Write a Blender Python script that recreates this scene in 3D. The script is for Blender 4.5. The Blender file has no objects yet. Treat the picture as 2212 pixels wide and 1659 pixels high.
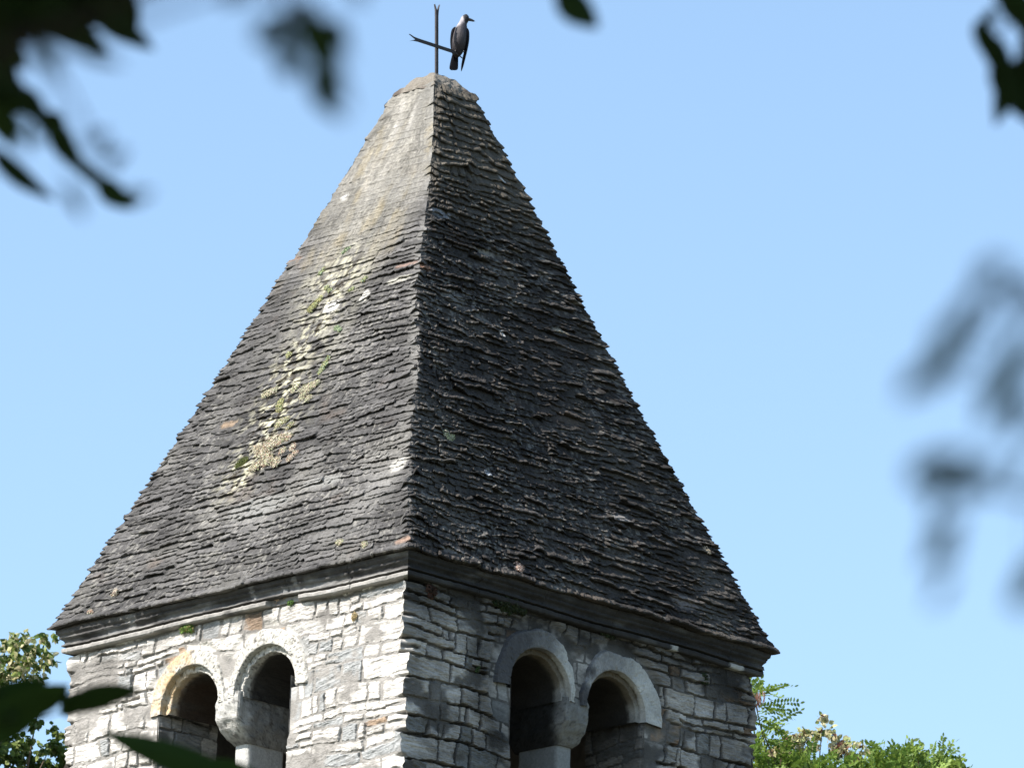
import bpy, bmesh, math, random
import numpy as np
from mathutils import Vector, Matrix
from mathutils.bvhtree import BVHTree

# ------------------------------------------------------------------ camera, sky, sun, exposure
R = math.radians
SC = bpy.context.scene
COL = SC.collection
FPX = 16800.0                                   # focal length measured on a 2212 x 1659 frame
CAM_AZ, CAM_D, CAM_EL = 3.94947819, 59.9023088, 0.249218524
YAW, PITCH, ROLL = 0.796011239, 0.282766562, 0.0354862262
ZE = 16.0                                       # height of the eaves
GROUND = -0.4
CPOS = np.array([CAM_D*math.cos(CAM_EL)*math.cos(CAM_AZ), CAM_D*math.cos(CAM_EL)*math.sin(CAM_AZ), ZE-CAM_D*math.sin(CAM_EL)])
FW = np.array([math.cos(PITCH)*math.cos(YAW), math.cos(PITCH)*math.sin(YAW), math.sin(PITCH)])
_r = np.cross(FW, [0, 0, 1]); _r /= np.linalg.norm(_r); _u = np.cross(_r, FW)
RT = math.cos(ROLL)*_r + math.sin(ROLL)*_u
UP = math.cos(ROLL)*_u - math.sin(ROLL)*_r

cd = bpy.data.cameras.new('camera'); cam = bpy.data.objects.new('camera', cd); COL.objects.link(cam)
cd.sensor_width = 36.0; cd.lens = FPX/2212*36.0
cd.clip_start = 0.3; cd.clip_end = 3000
cam.matrix_world = Matrix(((RT[0], UP[0], -FW[0], CPOS[0]), (RT[1], UP[1], -FW[1], CPOS[1]), (RT[2], UP[2], -FW[2], CPOS[2]), (0, 0, 0, 1)))
cd.dof.use_dof = True; cd.dof.focus_distance = 57.4; cd.dof.aperture_fstop = 9.0; cd.dof.aperture_blades = 7
SC.camera = cam

SUN_AZ, SUN_EL = 163.0, 44.0                    # azimuth counted from +x towards +y
w = bpy.data.worlds.new("World"); SC.world = w; w.use_nodes = True
nt = w.node_tree; nt.nodes.clear()
sky = nt.nodes.new('ShaderNodeTexSky'); sky.sky_type = 'NISHITA'; sky.sun_disc = False
sky.sun_elevation = R(SUN_EL); sky.sun_rotation = R(90.0-SUN_AZ); sky.altitude = 250
sky.air_density = 1.0; sky.dust_density = 0.8; sky.ozone_density = 0.8
bg = nt.nodes.new('ShaderNodeBackground'); bg.inputs[1].default_value = 0.12
out = nt.nodes.new('ShaderNodeOutputWorld')
wb_ = nt.nodes.new('ShaderNodeVectorMath'); wb_.operation = 'MULTIPLY'; wb_.inputs[1].default_value = (0.985, 1.02, 1.0)   # camera white balance
nt.links.new(sky.outputs[0], wb_.inputs[0]); nt.links.new(wb_.outputs[0], bg.inputs[0]); nt.links.new(bg.outputs[0], out.inputs[0])
sd = bpy.data.lights.new('sun', 'SUN'); sd.energy = 5.0; sd.angle = R(0.55); sd.color = (1.0, 0.935, 0.86)
sun = bpy.data.objects.new('sun', sd); COL.objects.link(sun)
_sv = Vector((math.cos(R(SUN_AZ))*math.cos(R(SUN_EL)), math.sin(R(SUN_AZ))*math.cos(R(SUN_EL)), math.sin(R(SUN_EL))))
sun.rotation_euler = _sv.to_track_quat('Z', 'Y').to_euler(); sun.location = (-20, 10, 40)
SC.view_settings.view_transform = 'Standard'; SC.view_settings.look = 'None'
SC.view_settings.exposure = 1.06; SC.view_settings.gamma = 1.0

def ray(X, Y):
    d = FW*FPX + RT*(X-1106) - UP*(Y-829.5)
    return d/np.linalg.norm(d)
def at(X, Y, dist):
    return CPOS + ray(X, Y)*dist
def on_plane(X, Y, ax, val):
    d = ray(X, Y); return CPOS + d*((val-CPOS[ax])/d[ax])

# ------------------------------------------------------------------ helpers
def tag(o, label=None, cat=None, group=None, kind=None):
    if label: o['label'] = label
    if cat: o['category'] = cat
    if group: o['group'] = group
    if kind: o['kind'] = kind
    return o
def empty(name, loc, parent=None):
    o = bpy.data.objects.new(name, None); COL.objects.link(o); o.location = loc; o.empty_display_size = 0.2
    return o
def link(name, me, mat, parent=None, smooth=False):
    o = bpy.data.objects.new(name, me); COL.objects.link(o)
    if mat is not None: me.materials.append(mat)
    me.polygons.foreach_set('use_smooth', np.full(len(me.polygons), bool(smooth)))
    if parent is not None:
        o.parent = parent
        o.matrix_parent_inverse = Matrix.Translation(-Vector(parent.location))
    return o
def mesh(name, V, Fc, col=None):
    """V (n,3) ; Fc (m,4) or (m,3) int array or list of arrays ; col (n,3) vertex colours"""
    V = np.asarray(V, dtype=np.float32)
    if not isinstance(Fc, list): Fc = [Fc]
    Fc = [np.asarray(f, dtype=np.int32) for f in Fc if len(f)]
    me = bpy.data.meshes.new(name)
    me.vertices.add(len(V)); me.vertices.foreach_set('co', V.ravel())
    nl = sum(f.size for f in Fc); npoly = sum(len(f) for f in Fc)
    me.loops.add(nl); me.polygons.add(npoly)
    me.loops.foreach_set('vertex_index', np.concatenate([f.ravel() for f in Fc]))
    tot = np.concatenate([np.full(len(f), f.shape[1], np.int32) for f in Fc])
    st = np.concatenate([[0], np.cumsum(tot)[:-1]]).astype(np.int32)
    me.polygons.foreach_set('loop_start', st)
    me.polygons.foreach_set('loop_total', tot)
    if col is not None:
        a = me.color_attributes.new('Col', 'FLOAT_COLOR', 'POINT')
        c = np.ones((len(V), 4), np.float32); c[:, :3] = np.clip(col, 0, 1)
        a.data.foreach_set('color', c.ravel())
    me.update(calc_edges=True); me.validate()
    return me
def grid_faces(nr, nc, keep=None, flip=False, base=0):
    i = np.arange(nr-1)[:, None]*nc + np.arange(nc-1)[None, :]
    q = np.stack([i, i+1, i+nc+1, i+nc], -1)
    if flip: q = q[..., ::-1]
    if keep is not None: q = q[keep]
    return q.reshape(-1, 4)+base

def _h(ix, iy, iz, seed):
    n = (ix.astype(np.int64)*374761393 + iy.astype(np.int64)*668265263 + iz.astype(np.int64)*2147483647 + seed*1274126177) & 0xFFFFFFFF
    n = ((n ^ (n >> 13))*1274126177) & 0xFFFFFFFF
    n = ((n ^ (n >> 16))*2246822519) & 0xFFFFFFFF
    return ((n ^ (n >> 15)) & 0xFFFFFF)/float(0xFFFFFF)
def vn(x, y, z, seed=0):
    """smooth value noise in -1..1"""
    x, y, z = np.broadcast_arrays(np.asarray(x, float), np.asarray(y, float), np.asarray(z, float))
    fx, fy, fz = np.floor(x), np.floor(y), np.floor(z)
    tx, ty, tz = x-fx, y-fy, z-fz
    tx, ty, tz = [t*t*(3-2*t) for t in (tx, ty, tz)]
    r = 0
    for a in (0, 1):
        for b in (0, 1):
            for c in (0, 1):
                wgt = (tx if a else 1-tx)*(ty if b else 1-ty)*(tz if c else 1-tz)
                r = r + wgt*_h(fx+a, fy+b, fz+c, seed)
    return r*2-1
def fbm(x, y, z, seed=0, o=4, g=0.5):
    r = 0; a = 1; s = 0
    for k in range(o):
        r = r + a*vn(x*2**k+13.7*k, y*2**k-7.1*k, z*2**k+3.3*k, seed+k); s += a; a *= g
    return r/s
def sst(a, b, x):
    t = np.clip((x-a)/(b-a), 0, 1); return t*t*(3-2*t)
def mix(a, b, t):
    return a*(1-t[..., None]) + np.asarray(b)*t[..., None]

def mat(name, color=None, attr=False, rough=0.9, bump=0.0, bscale=60, bstretch=(1, 1, 1), var=0.25, vscale=25, spec=0.2, trans=0.0, speck=0.0):
    m = bpy.data.materials.new(name); m.use_nodes = True
    n = m.node_tree.nodes; l = m.node_tree.links
    b = n['Principled BSDF']; b.inputs['Roughness'].default_value = rough
    b.inputs['Specular IOR Level'].default_value = spec
    tc = n.new('ShaderNodeTexCoord')
    mp = n.new('ShaderNodeMapping'); mp.inputs['Scale'].default_value = bstretch
    l.new(tc.outputs['Object'], mp.inputs[0])
    if attr:
        src = n.new('ShaderNodeVertexColor'); src.layer_name = 'Col'; c = src.outputs[0]
    else:
        src = n.new('ShaderNodeRGB'); src.outputs[0].default_value = (*color, 1); c = src.outputs[0]
    ns = n.new('ShaderNodeTexNoise'); ns.inputs['Scale'].default_value = vscale; ns.inputs['Detail'].default_value = 6; ns.inputs['Roughness'].default_value = 0.65
    l.new(mp.outputs[0], ns.inputs['Vector'])
    mr = n.new('ShaderNodeMapRange'); mr.inputs[1].default_value = 0.3; mr.inputs[2].default_value = 0.7
    k_ = 0.82 if attr else 1.0
    mr.inputs[3].default_value = (1-var)*k_; mr.inputs[4].default_value = (1+var)*k_
    l.new(ns.outputs['Fac'], mr.inputs[0])
    mx = n.new('ShaderNodeVectorMath'); mx.operation = 'SCALE'
    l.new(c, mx.inputs[0]); l.new(mr.outputs[0], mx.inputs['Scale'])
    l.new(mx.outputs[0], b.inputs['Base Color'])
    if bump:
        nb = n.new('ShaderNodeTexNoise'); nb.inputs['Scale'].default_value = bscale; nb.inputs['Detail'].default_value = 8; nb.inputs['Roughness'].default_value = 0.7
        l.new(mp.outputs[0], nb.inputs['Vector'])
        bp = n.new('ShaderNodeBump'); bp.inputs['Strength'].default_value = bump; bp.inputs['Distance'].default_value = 0.02
        l.new(nb.outputs['Fac'], bp.inputs['Height']); l.new(bp.outputs[0], b.inputs['Normal'])
    if trans:
        tr = n.new('ShaderNodeBsdfTranslucent'); mixs = n.new('ShaderNodeMixShader'); mixs.inputs[0].default_value = trans
        l.new(mx.outputs[0], tr.inputs[0]); l.new(b.outputs[0], mixs.inputs[1]); l.new(tr.outputs[0], mixs.inputs[2])
        l.new(mixs.outputs[0], n['Material Output'].inputs[0])
    return m

M_wall = mat('rubble_stone', attr=True, bump=0.55, bscale=45, bstretch=(1, 1, 2.6), var=0.16, vscale=38)
M_slate = mat('roof_slabs', attr=True, bump=0.6, bscale=50, bstretch=(1, 1, 1.8), var=0.3, vscale=30)
M_corn = mat('cornice_stone', attr=True, bump=0.35, bscale=40, var=0.22, vscale=18)
M_ring = mat('arch_stone', attr=True, bump=0.6, bscale=70, var=0.2, vscale=55)
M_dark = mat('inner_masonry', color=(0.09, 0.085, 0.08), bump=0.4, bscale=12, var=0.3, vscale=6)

# ------------------------------------------------------------------ ground
gx = np.linspace(-600, 600, 61); GX, GY = np.meshgrid(gx, gx)
GZ = GROUND + 0.0*GX
me = mesh('ground', np.stack([GX, GY, GZ], -1).reshape(-1, 3), grid_faces(61, 61))
mg = mat('ground_grass', color=(0.085, 0.085, 0.055), bump=0.5, bscale=3, var=0.4, vscale=0.6)
tag(link('ground', me, mg), 'grassy ground around the foot of the tower', None, None, 'structure')

# ------------------------------------------------------------------ tower
AW = 1.84                                        # half width of the shaft of the tower
HR = 4.46                                        # height of the slab courses
tower = empty('bell_tower', (0, 0, GROUND))
tag(tower, 'square rubble stone bell tower with steep slab pyramid roof and paired round arches', 'tower')

HIP_H = [-0.1, 0.0, 0.62, 1.15, 1.7, 2.45, 3.1, 3.7, 4.4, 5]
HIP_D = [0, 0, -8, -8, -3, -13, -3, 4, 0, 0]
def hw(h):
    return 1.965 - (1.965-0.205)*(h/HR) - 0.028*np.sin(np.pi*np.clip(h/HR, 0, 1))
def hip_warp(x, y, h):
    wv = np.maximum(hw(h), 0.1)
    d = -np.interp(h, HIP_H, HIP_D)/280/math.sqrt(2)
    wt = np.clip((1-x/wv)/2, 0, 1.1)*np.clip((1-y/wv)/2, 0, 1.1)
    return x - wt*d, y + wt*d
NT = [((-1, 0), (0, 1)), ((0, -1), (1, 0)), ((1, 0), (0, 1)), ((0, 1), (1, 0))]
# which corner (0 near, 1 left, 2 right, 3 back) each face has at sigma -1 / +1
CORN = [(0, 1), (0, 2), (2, 3), (1, 3)]
PAIRLOW = {0: 0, 1: 0, 2: 1, 3: 2}               # lower numbered of the two faces that meet there

def face_sh(fi, X, Y):
    ax = fi; val = -1.5
    for _ in range(8):
        p = on_plane(X, Y, ax, val); val = -(float(hw(p[2]-ZE))+0.02)
    return p[1-ax], p[2]-ZE
SPOTS = []
for (fi_, X, Y, a_, b_, cl) in [(0, 885, 572, 0.12, 0.022, (0.25, 0.175, 0.145)), (0, 868, 605, 0.14, 0.026, (0.40, 0.39, 0.34)), (0, 740, 424, 0.03, 0.02, (0.62, 0.62, 0.60)), (0, 720, 662, 0.09, 0.05, (0.66, 0.65, 0.62)), (0, 795, 640, 0.05, 0.05, (0.50, 0.49, 0.46)), (0, 865, 1003, 0.09, 0.06, (0.42, 0.41, 0.38)),
    (0, 872, 1166, 0.10, 0.022, (0.32, 0.22, 0.17)), (0, 492, 915, 0.09, 0.022, (0.30, 0.22, 0.15)), (0, 560, 1095, 0.35, 0.09, (0.22, 0.22, 0.21)), (0, 700, 1040, 0.22, 0.05, (0.24, 0.24, 0.23)), (0, 630, 560, 0.10, 0.02, (0.22, 0.15, 0.11)),
    (1, 955, 462, 0.10, 0.04, (0.24, 0.25, 0.27)), (1, 1052, 545, 0.14, 0.022, (0.28, 0.26, 0.22)), (1, 1210, 715, 0.07, 0.025, (0.34, 0.31, 0.24)), (1, 1092, 722, 0.03, 0.03, (0.42, 0.42, 0.41)), (1, 1060, 1023, 0.035, 0.025, (0.42, 0.45, 0.48)), (1, 1082, 392, 0.02, 0.012, (0.60, 0.60, 0.58)),
    (1, 1340, 1120, 0.09, 0.03, (0.22, 0.21, 0.20)), (1, 1480, 1300, 0.14, 0.06, (0.20, 0.18, 0.17)), (1, 990, 640, 0.10, 0.05, (0.18, 0.175, 0.165)), (1, 925, 575, 0.10, 0.02, (0.26, 0.15, 0.10)), (1, 985, 1190, 0.14, 0.03, (0.20, 0.19, 0.18))]:
    a__, b__ = face_sh(fi_, X, Y); SPOTS.append((fi_, a__, b__, a_, b_, cl))
# courses
rng = np.random.default_rng(7)
hs = [0.0]
while hs[-1] < HR-0.03:
    h = hs[-1]
    step = 0.038 if h < 3.1 else (0.050 if h < 3.5 else 0.072)
    hs.append(h+step*rng.uniform(0.86, 1.14))
hs[-1] = HR
hs = np.array(hs)
Vs, Fs, Cs, base = [], [], [], 0
for fi, (n, t) in enumerate(NT):
    n = np.array(n, float); t = np.array(t, float)
    front = fi in (0, 1)
    ds = 0.0125 if front else 0.05
    for k in range(len(hs)-1):
        h0, dh = hs[k], hs[k+1]-hs[k]
        w0 = float(hw(h0)); N = max(8, int(2*w0/ds))
        sg = np.linspace(-1, 1, N+1); s = sg*w0
        # slabs of this course
        rr = np.random.default_rng(1000*fi+k)
        edges = [-w0]
        while edges[-1] < w0: edges.append(edges[-1]+rr.choice([0.07, 0.12, 0.18, 0.26, 0.40])*rr.uniform(0.8, 1.25))
        edges = np.array(edges); idx = np.clip(np.searchsorted(edges, s, side='right')-1, 0, len(edges)-2)
        m = len(edges)
        left = fi == 0
        # how rough the surface is: the mortared top of the sunlit face is nearly smooth
        top = sst(2.5, 3.5, h0+0.35*vn(s*1.1, h0*0.8, 2, 5)) if left else np.zeros_like(s)
        rough = 1-0.93*top*sst(-0.75, -0.35, fbm(s*4, h0*4, 8, 190, 3))
        pr = rr.uniform(0.0, 1.0, m)**1.5*(0.013 if left else 0.032); ho = rr.normal(0, 0.26, m)*dh; th = rr.uniform(0.3, 0.8, m)
        til = rr.normal(0, 0.05 if left else 0.075, m)
        if h0 > 3.2: ho *= 0.30; pr = pr*0.5+(0.0 if left else 0.022)
        loc = s-(edges[idx]+edges[np.minimum(idx+1, m-1)])/2
        gap = np.minimum(s-edges[idx], edges[np.minimum(idx+1, m-1)]-s)
        p = 0.002+0.007*rough+pr[idx]*rough + fbm(s*9, h0*7, fi*3.1, 11, 3)*(0.006 if left else 0.013)*rough + fbm(s*38, h0*60, fi, 12, 2)*(0.006 if left else 0.013)*(0.3+0.7*rough)
        p = p - (gap < ds*0.9)*(0.012 if left else 0.026)*rough
        hoff = ho[idx]*rough + til[idx]*loc*rough + 0.016*vn(s*1.4, h0*1.3, fi, 21) + (0.006 if left else 0.011)*vn(s*14, h0*40, fi, 22)*rough + 0.004*vn(s*45, h0*90, fi, 23)*rough
        # rounded lower slab corners
        hoff = hoff + 0.012*np.exp(-(gap/0.012)**2)*rough
        thick = th[idx]*dh*(0.9 if left else 1.0)
        # hips shared by neighbouring faces
        tsh = np.zeros_like(s)
        for e, c in ((0, CORN[fi][0]), (1, CORN[fi][1])):
            hr = np.random.default_rng(777+17*k+c)
            pc, hc, tcn = (0.007+hr.uniform(0, 0.020))*(0.25 if (h0 > 3.0 and c in (0, 1)) else 1), hr.normal(0, 0.24)*dh, 0.6*dh
            dist = (s+w0) if e == 0 else (w0-s)
            b = 1-sst(0.0, 0.09, dist)
            dl = hr.uniform(-0.017, 0.017)*(1 if fi == PAIRLOW[c] else -1)*(0.45 if h0 > 3.0 else 1)
            p = p*(1-b)+(pc+dl)*b; tsh = tsh+(-1 if e == 0 else 1)*b*(-2*dl)*1.0; hoff = hoff*(1-b)+hc*b; thick = thick*(1-b)+tcn*b
        if k == 0: p = p+0.02; thick = np.full_like(thick, 0.04); hoff = hoff*0.5
        rows = []
        wA, wB = hw(h0), hw(h0+thick)
        rows.append((np.full_like(s, wA-0.10), h0+hoff+0.004))
        rows.append((wA+p*0.93, h0+hoff))
        rows.append((wA+p, h0+hoff+0.25*thick))
        rows.append((wB+p*0.92, h0+hoff+0.8*thick))
        rows.append((wB+p*0.60, h0+hoff+thick))
        hm = h0+hoff+dh*1.25
        smo = (1-rough)
        rows.append((hw(hm)+p*(0.25+0.75*smo), hm))
        hm2 = h0+hoff*0.6+dh*1.9
        rows.append((hw(hm2)-0.012*rough+(p-0.001)*smo, hm2))
        ver = []
        for ri, (o, hh) in enumerate(rows):
            hh = np.minimum(hh, HR-0.012)
            if 1 < ri < 6: o = o + vn(s*60, hh*60, fi*5+ri, 31)*(0.003 if left else 0.007)*(0.3+0.7*rough)
            tw_ = (sg*o+(tsh if 0 < ri < 5 else 0))
            x = n[0]*o + t[0]*tw_; y = n[1]*o + t[1]*tw_
            x, y = hip_warp(x, y, hh)
            ver.append(np.stack([x, y, ZE+hh], -1))
        V = np.stack(ver)                       # rows x N+1 x 3
        nr = len(rows)
        # which way is outward
        fl = fi in (0, 3)
        Fq = grid_faces(nr, N+1, flip=not fl if False else (fi in (0, 3)), base=base)
        Vs.append(V.reshape(-1, 3)); Fs.append(Fq); base += nr*(N+1)
        # ---- colours: dark gneiss with lichen, per slab
        Z = V[..., 2]-ZE; S = np.broadcast_to(s, Z.shape); H = Z
        sb = rr.normal(0, 1, m)
        slab = np.broadcast_to(sb[idx], Z.shape)
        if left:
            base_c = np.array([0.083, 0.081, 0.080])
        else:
            base_c = np.array([0.043, 0.039, 0.036])  # same gneiss taken darker to deepen the shade of the right face
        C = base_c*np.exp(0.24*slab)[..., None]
        C = C*(1+0.30*fbm(S*6, H*9, fi, 41)[..., None]+0.35*vn(S*55, H*70, fi, 42)[..., None])
        patch = sst(0.05, 0.6, fbm(S*2.2, H*2.2, fi*7, 51)+0.10)
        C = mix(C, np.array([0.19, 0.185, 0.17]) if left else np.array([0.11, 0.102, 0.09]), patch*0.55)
        speck = sst(0.34, 0.60, vn(S*48, H*70, fi, 61))*sst(-0.5, 0.4, vn(S*3, H*3, fi, 62))
        C = mix(C, np.array([0.34, 0.33, 0.30]), speck*(0.55 if left else 0.45))
        brown = sst(0.35, 0.8, fbm(S*3.1+5, H*5, fi*2, 71))
        C = mix(C, np.array([0.17, 0.12, 0.09]), brown*0.35)
        if left:
            # beige lichen and mortar over the upper third, with pale runs
            bt = sst(2.2, 3.3, H + 0.5*fbm(S*2, H*1.5, 3, 81)+0.1)*np.exp(-((S-0.02)/(0.16+0.30*np.clip(H-1.9, 0, 9)))**4)
            be = np.array([0.225, 0.215, 0.190])*(1+0.35*fbm(S*10, H*10, 9, 82))[..., None]
            C = mix(C, be*(1+0.5*vn(S*70, H*85, 3, 191)+0.45*fbm(S*7, H*6, 5, 194))[..., None], bt*0.85)
            hipm = np.exp(-((S+w0)/0.10)**2)*sst(0.2, 2.0, H)
            C = mix(C, np.array([0.26, 0.255, 0.24]), hipm*0.5*sst(-0.5, 0.3, fbm(S*9, H*7, 3, 189)))
            run = np.exp(-((S-0.03-0.10*(4.4-H)+0.03*vn(H*5, 0, 0, 3))/(0.05+0.02*(4.4-H)))**2)*sst(3.3, 3.75, H)*sst(4.5, 4.25, H)
            run = run + 0.7*np.exp(-((S+0.10)/0.03)**2)*sst(3.75, 4.0, H)*sst(4.45, 4.2, H)
            C = mix(C, np.array([0.58, 0.56, 0.52]), np.clip(run*sst(-0.35, 0.35, fbm(S*9, H*6, 1, 83)), 0, 1)*0.9)
            ye = sst(0.1, 0.5, fbm(S*9, H*5, 4, 84))*sst(2.6, 3.2, H)
            C = mix(C, np.array([0.30, 0.25, 0.15]), ye*0.4)
            gr = sst(0.05, 0.4, fbm(S*5, H*4, 14, 184))*sst(2.5, 3.2, H)
            C = mix(C, np.array([0.20, 0.195, 0.18]), gr*0.6)
            # white and greenish lichen trail running down the middle of the face
            cen = 0.10+0.10*(3.0-H)+0.06*vn(H*3, 1, 0, 5)
            trail = np.exp(-((S-cen)/(0.25+0.05*np.sin(H*5)))**2)*sst(0.75, 1.0, H)*sst(3.2, 2.7, H)
            dots = sst(0.02, 0.30, fbm(S*24, H*30, 2, 85, 3))
            up_ = sst(1.7, 2.1, H)*np.exp(-((S-0.02)/0.30)**2)*sst(3.0, 2.7, H)
            C = mix(C, np.array([0.33, 0.32, 0.27]), np.clip(up_*sst(-0.25, 0.2, fbm(S*13, H*15, 5, 185, 3)), 0, 1)*0.75)
            C = mix(C, np.array([0.50, 0.48, 0.36]), np.clip(trail*dots*1.0, 0, 1))
            dk = sst(0.3, 0.55, vn(S*30, H*34, 7, 86))
            C = mix(C, np.array([0.035, 0.028, 0.018]), np.clip(trail*dk, 0, 1))
            pale = sst(0.0, 0.5, fbm(S*1.6, H*1.6, 12, 87))*sst(1.1, 0.2, np.abs(H-0.55)*2.2)*sst(-1.2, 0.2, -S)
            C = mix(C, np.array([0.27, 0.265, 0.255]), pale*0.55)
        elif fi == 1:
            hipm = np.exp(-((S+w0)/0.05)**2)
            C = mix(C, np.array([0.18, 0.17, 0.16]), hipm*0.35)
            tb = sst(2.9, 3.7, H)
            C = mix(C, np.array([0.13, 0.115, 0.09])*(1+0.4*fbm(S*12, H*20, 9, 88))[..., None], tb*0.6)
        for (fj, sx, sy, a_, b_, cl) in SPOTS:
            if fj == fi:
                q_ = ((S-sx)/a_)**2+((H-sy)/b_)**2+0.5*fbm(S*30, H*40, 2, 192, 3)
                C = mix(C, np.array(cl), sst(1.25, 0.7, q_)*0.9)
        Cs.append(C.reshape(-1, 3))
V = np.concatenate(Vs); Fq = np.concatenate(Fs); C = np.concatenate(Cs)
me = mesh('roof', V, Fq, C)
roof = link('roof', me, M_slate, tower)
roof['label'] = 'steep pyramid roof of overlapping dark stone slabs'
roof_bvh = BVHTree.FromPolygons([tuple(v) for v in V.tolist()], [tuple(f) for f in Fq.tolist()])
# solid core under the slabs, closed at the eaves
hh = np.linspace(-0.02, HR, 24)
vv = []
for h in hh:
    o = float(hw(h))-0.035
    for a, b in ((-1, -1), (1, -1), (1, 1), (-1, 1)):
        x, y = hip_warp(np.array(a*o), np.array(b*o), h); vv.append((float(x), float(y), ZE+h))
ff = [(i*4+j, i*4+(j+1) % 4, (i+1)*4+(j+1) % 4, (i+1)*4+j) for i in range(len(hh)-1) for j in range(4)]
ff += [(0, 3, 2, 1)]
link('roof_bed', mesh('roof_bed', vv, np.array(ff)), M_dark, roof)

# mortar cap on the truncated top
na, nr_ = 120, 40
vv, cc = [], []
for j in range(nr_+1):
    f = j/nr_
    for i in range(na):
        th = 2*math.pi*i/na
        c, s_ = math.cos(th), math.sin(th)
        q = 1/max(abs(c), abs(s_)); rr_ = q*(1-0.25*f)+0.25*f*1.08
        rad = 0.232*(1-f)*rr_
        z = ZE+HR-0.055+0.182*(1-(1-f)**2.3)
        vv.append((rad*c, rad*s_, z))
vv = np.array(vv)
nz = fbm(vv[:, 0]*14, vv[:, 1]*14, vv[:, 2]*14, 91)
nz2 = fbm(vv[:, 0]*30, vv[:, 1]*30, vv[:, 2]*45, 94)
vv[:, 0] *= 1+0.05*nz+0.08*nz2; vv[:, 1] *= 1+0.05*nz+0.08*nz2; vv[:, 2] += 0.016*vn(vv[:, 0]*18, vv[:, 1]*18, vv[:, 2]*9, 92)
i = np.arange(nr_)[:, None]*na+np.arange(na)[None, :]; i2 = np.arange(nr_)[:, None]*na+(np.arange(na)[None, :]+1) % na
q = np.stack([i, i2, i2+na, i+na], -1).reshape(-1, 4)
cc = mix(np.tile(np.array([[0.215, 0.195, 0.165]]), (len(vv), 1)), np.array([0.11, 0.09, 0.075]), sst(-0.1, 0.4, fbm(vv[:, 0]*9, vv[:, 1]*9, vv[:, 2]*9, 93)))
capo = link('mortar_cap', mesh('mortar_cap', vv, q, cc), M_ring, tower, smooth=True)

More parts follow.
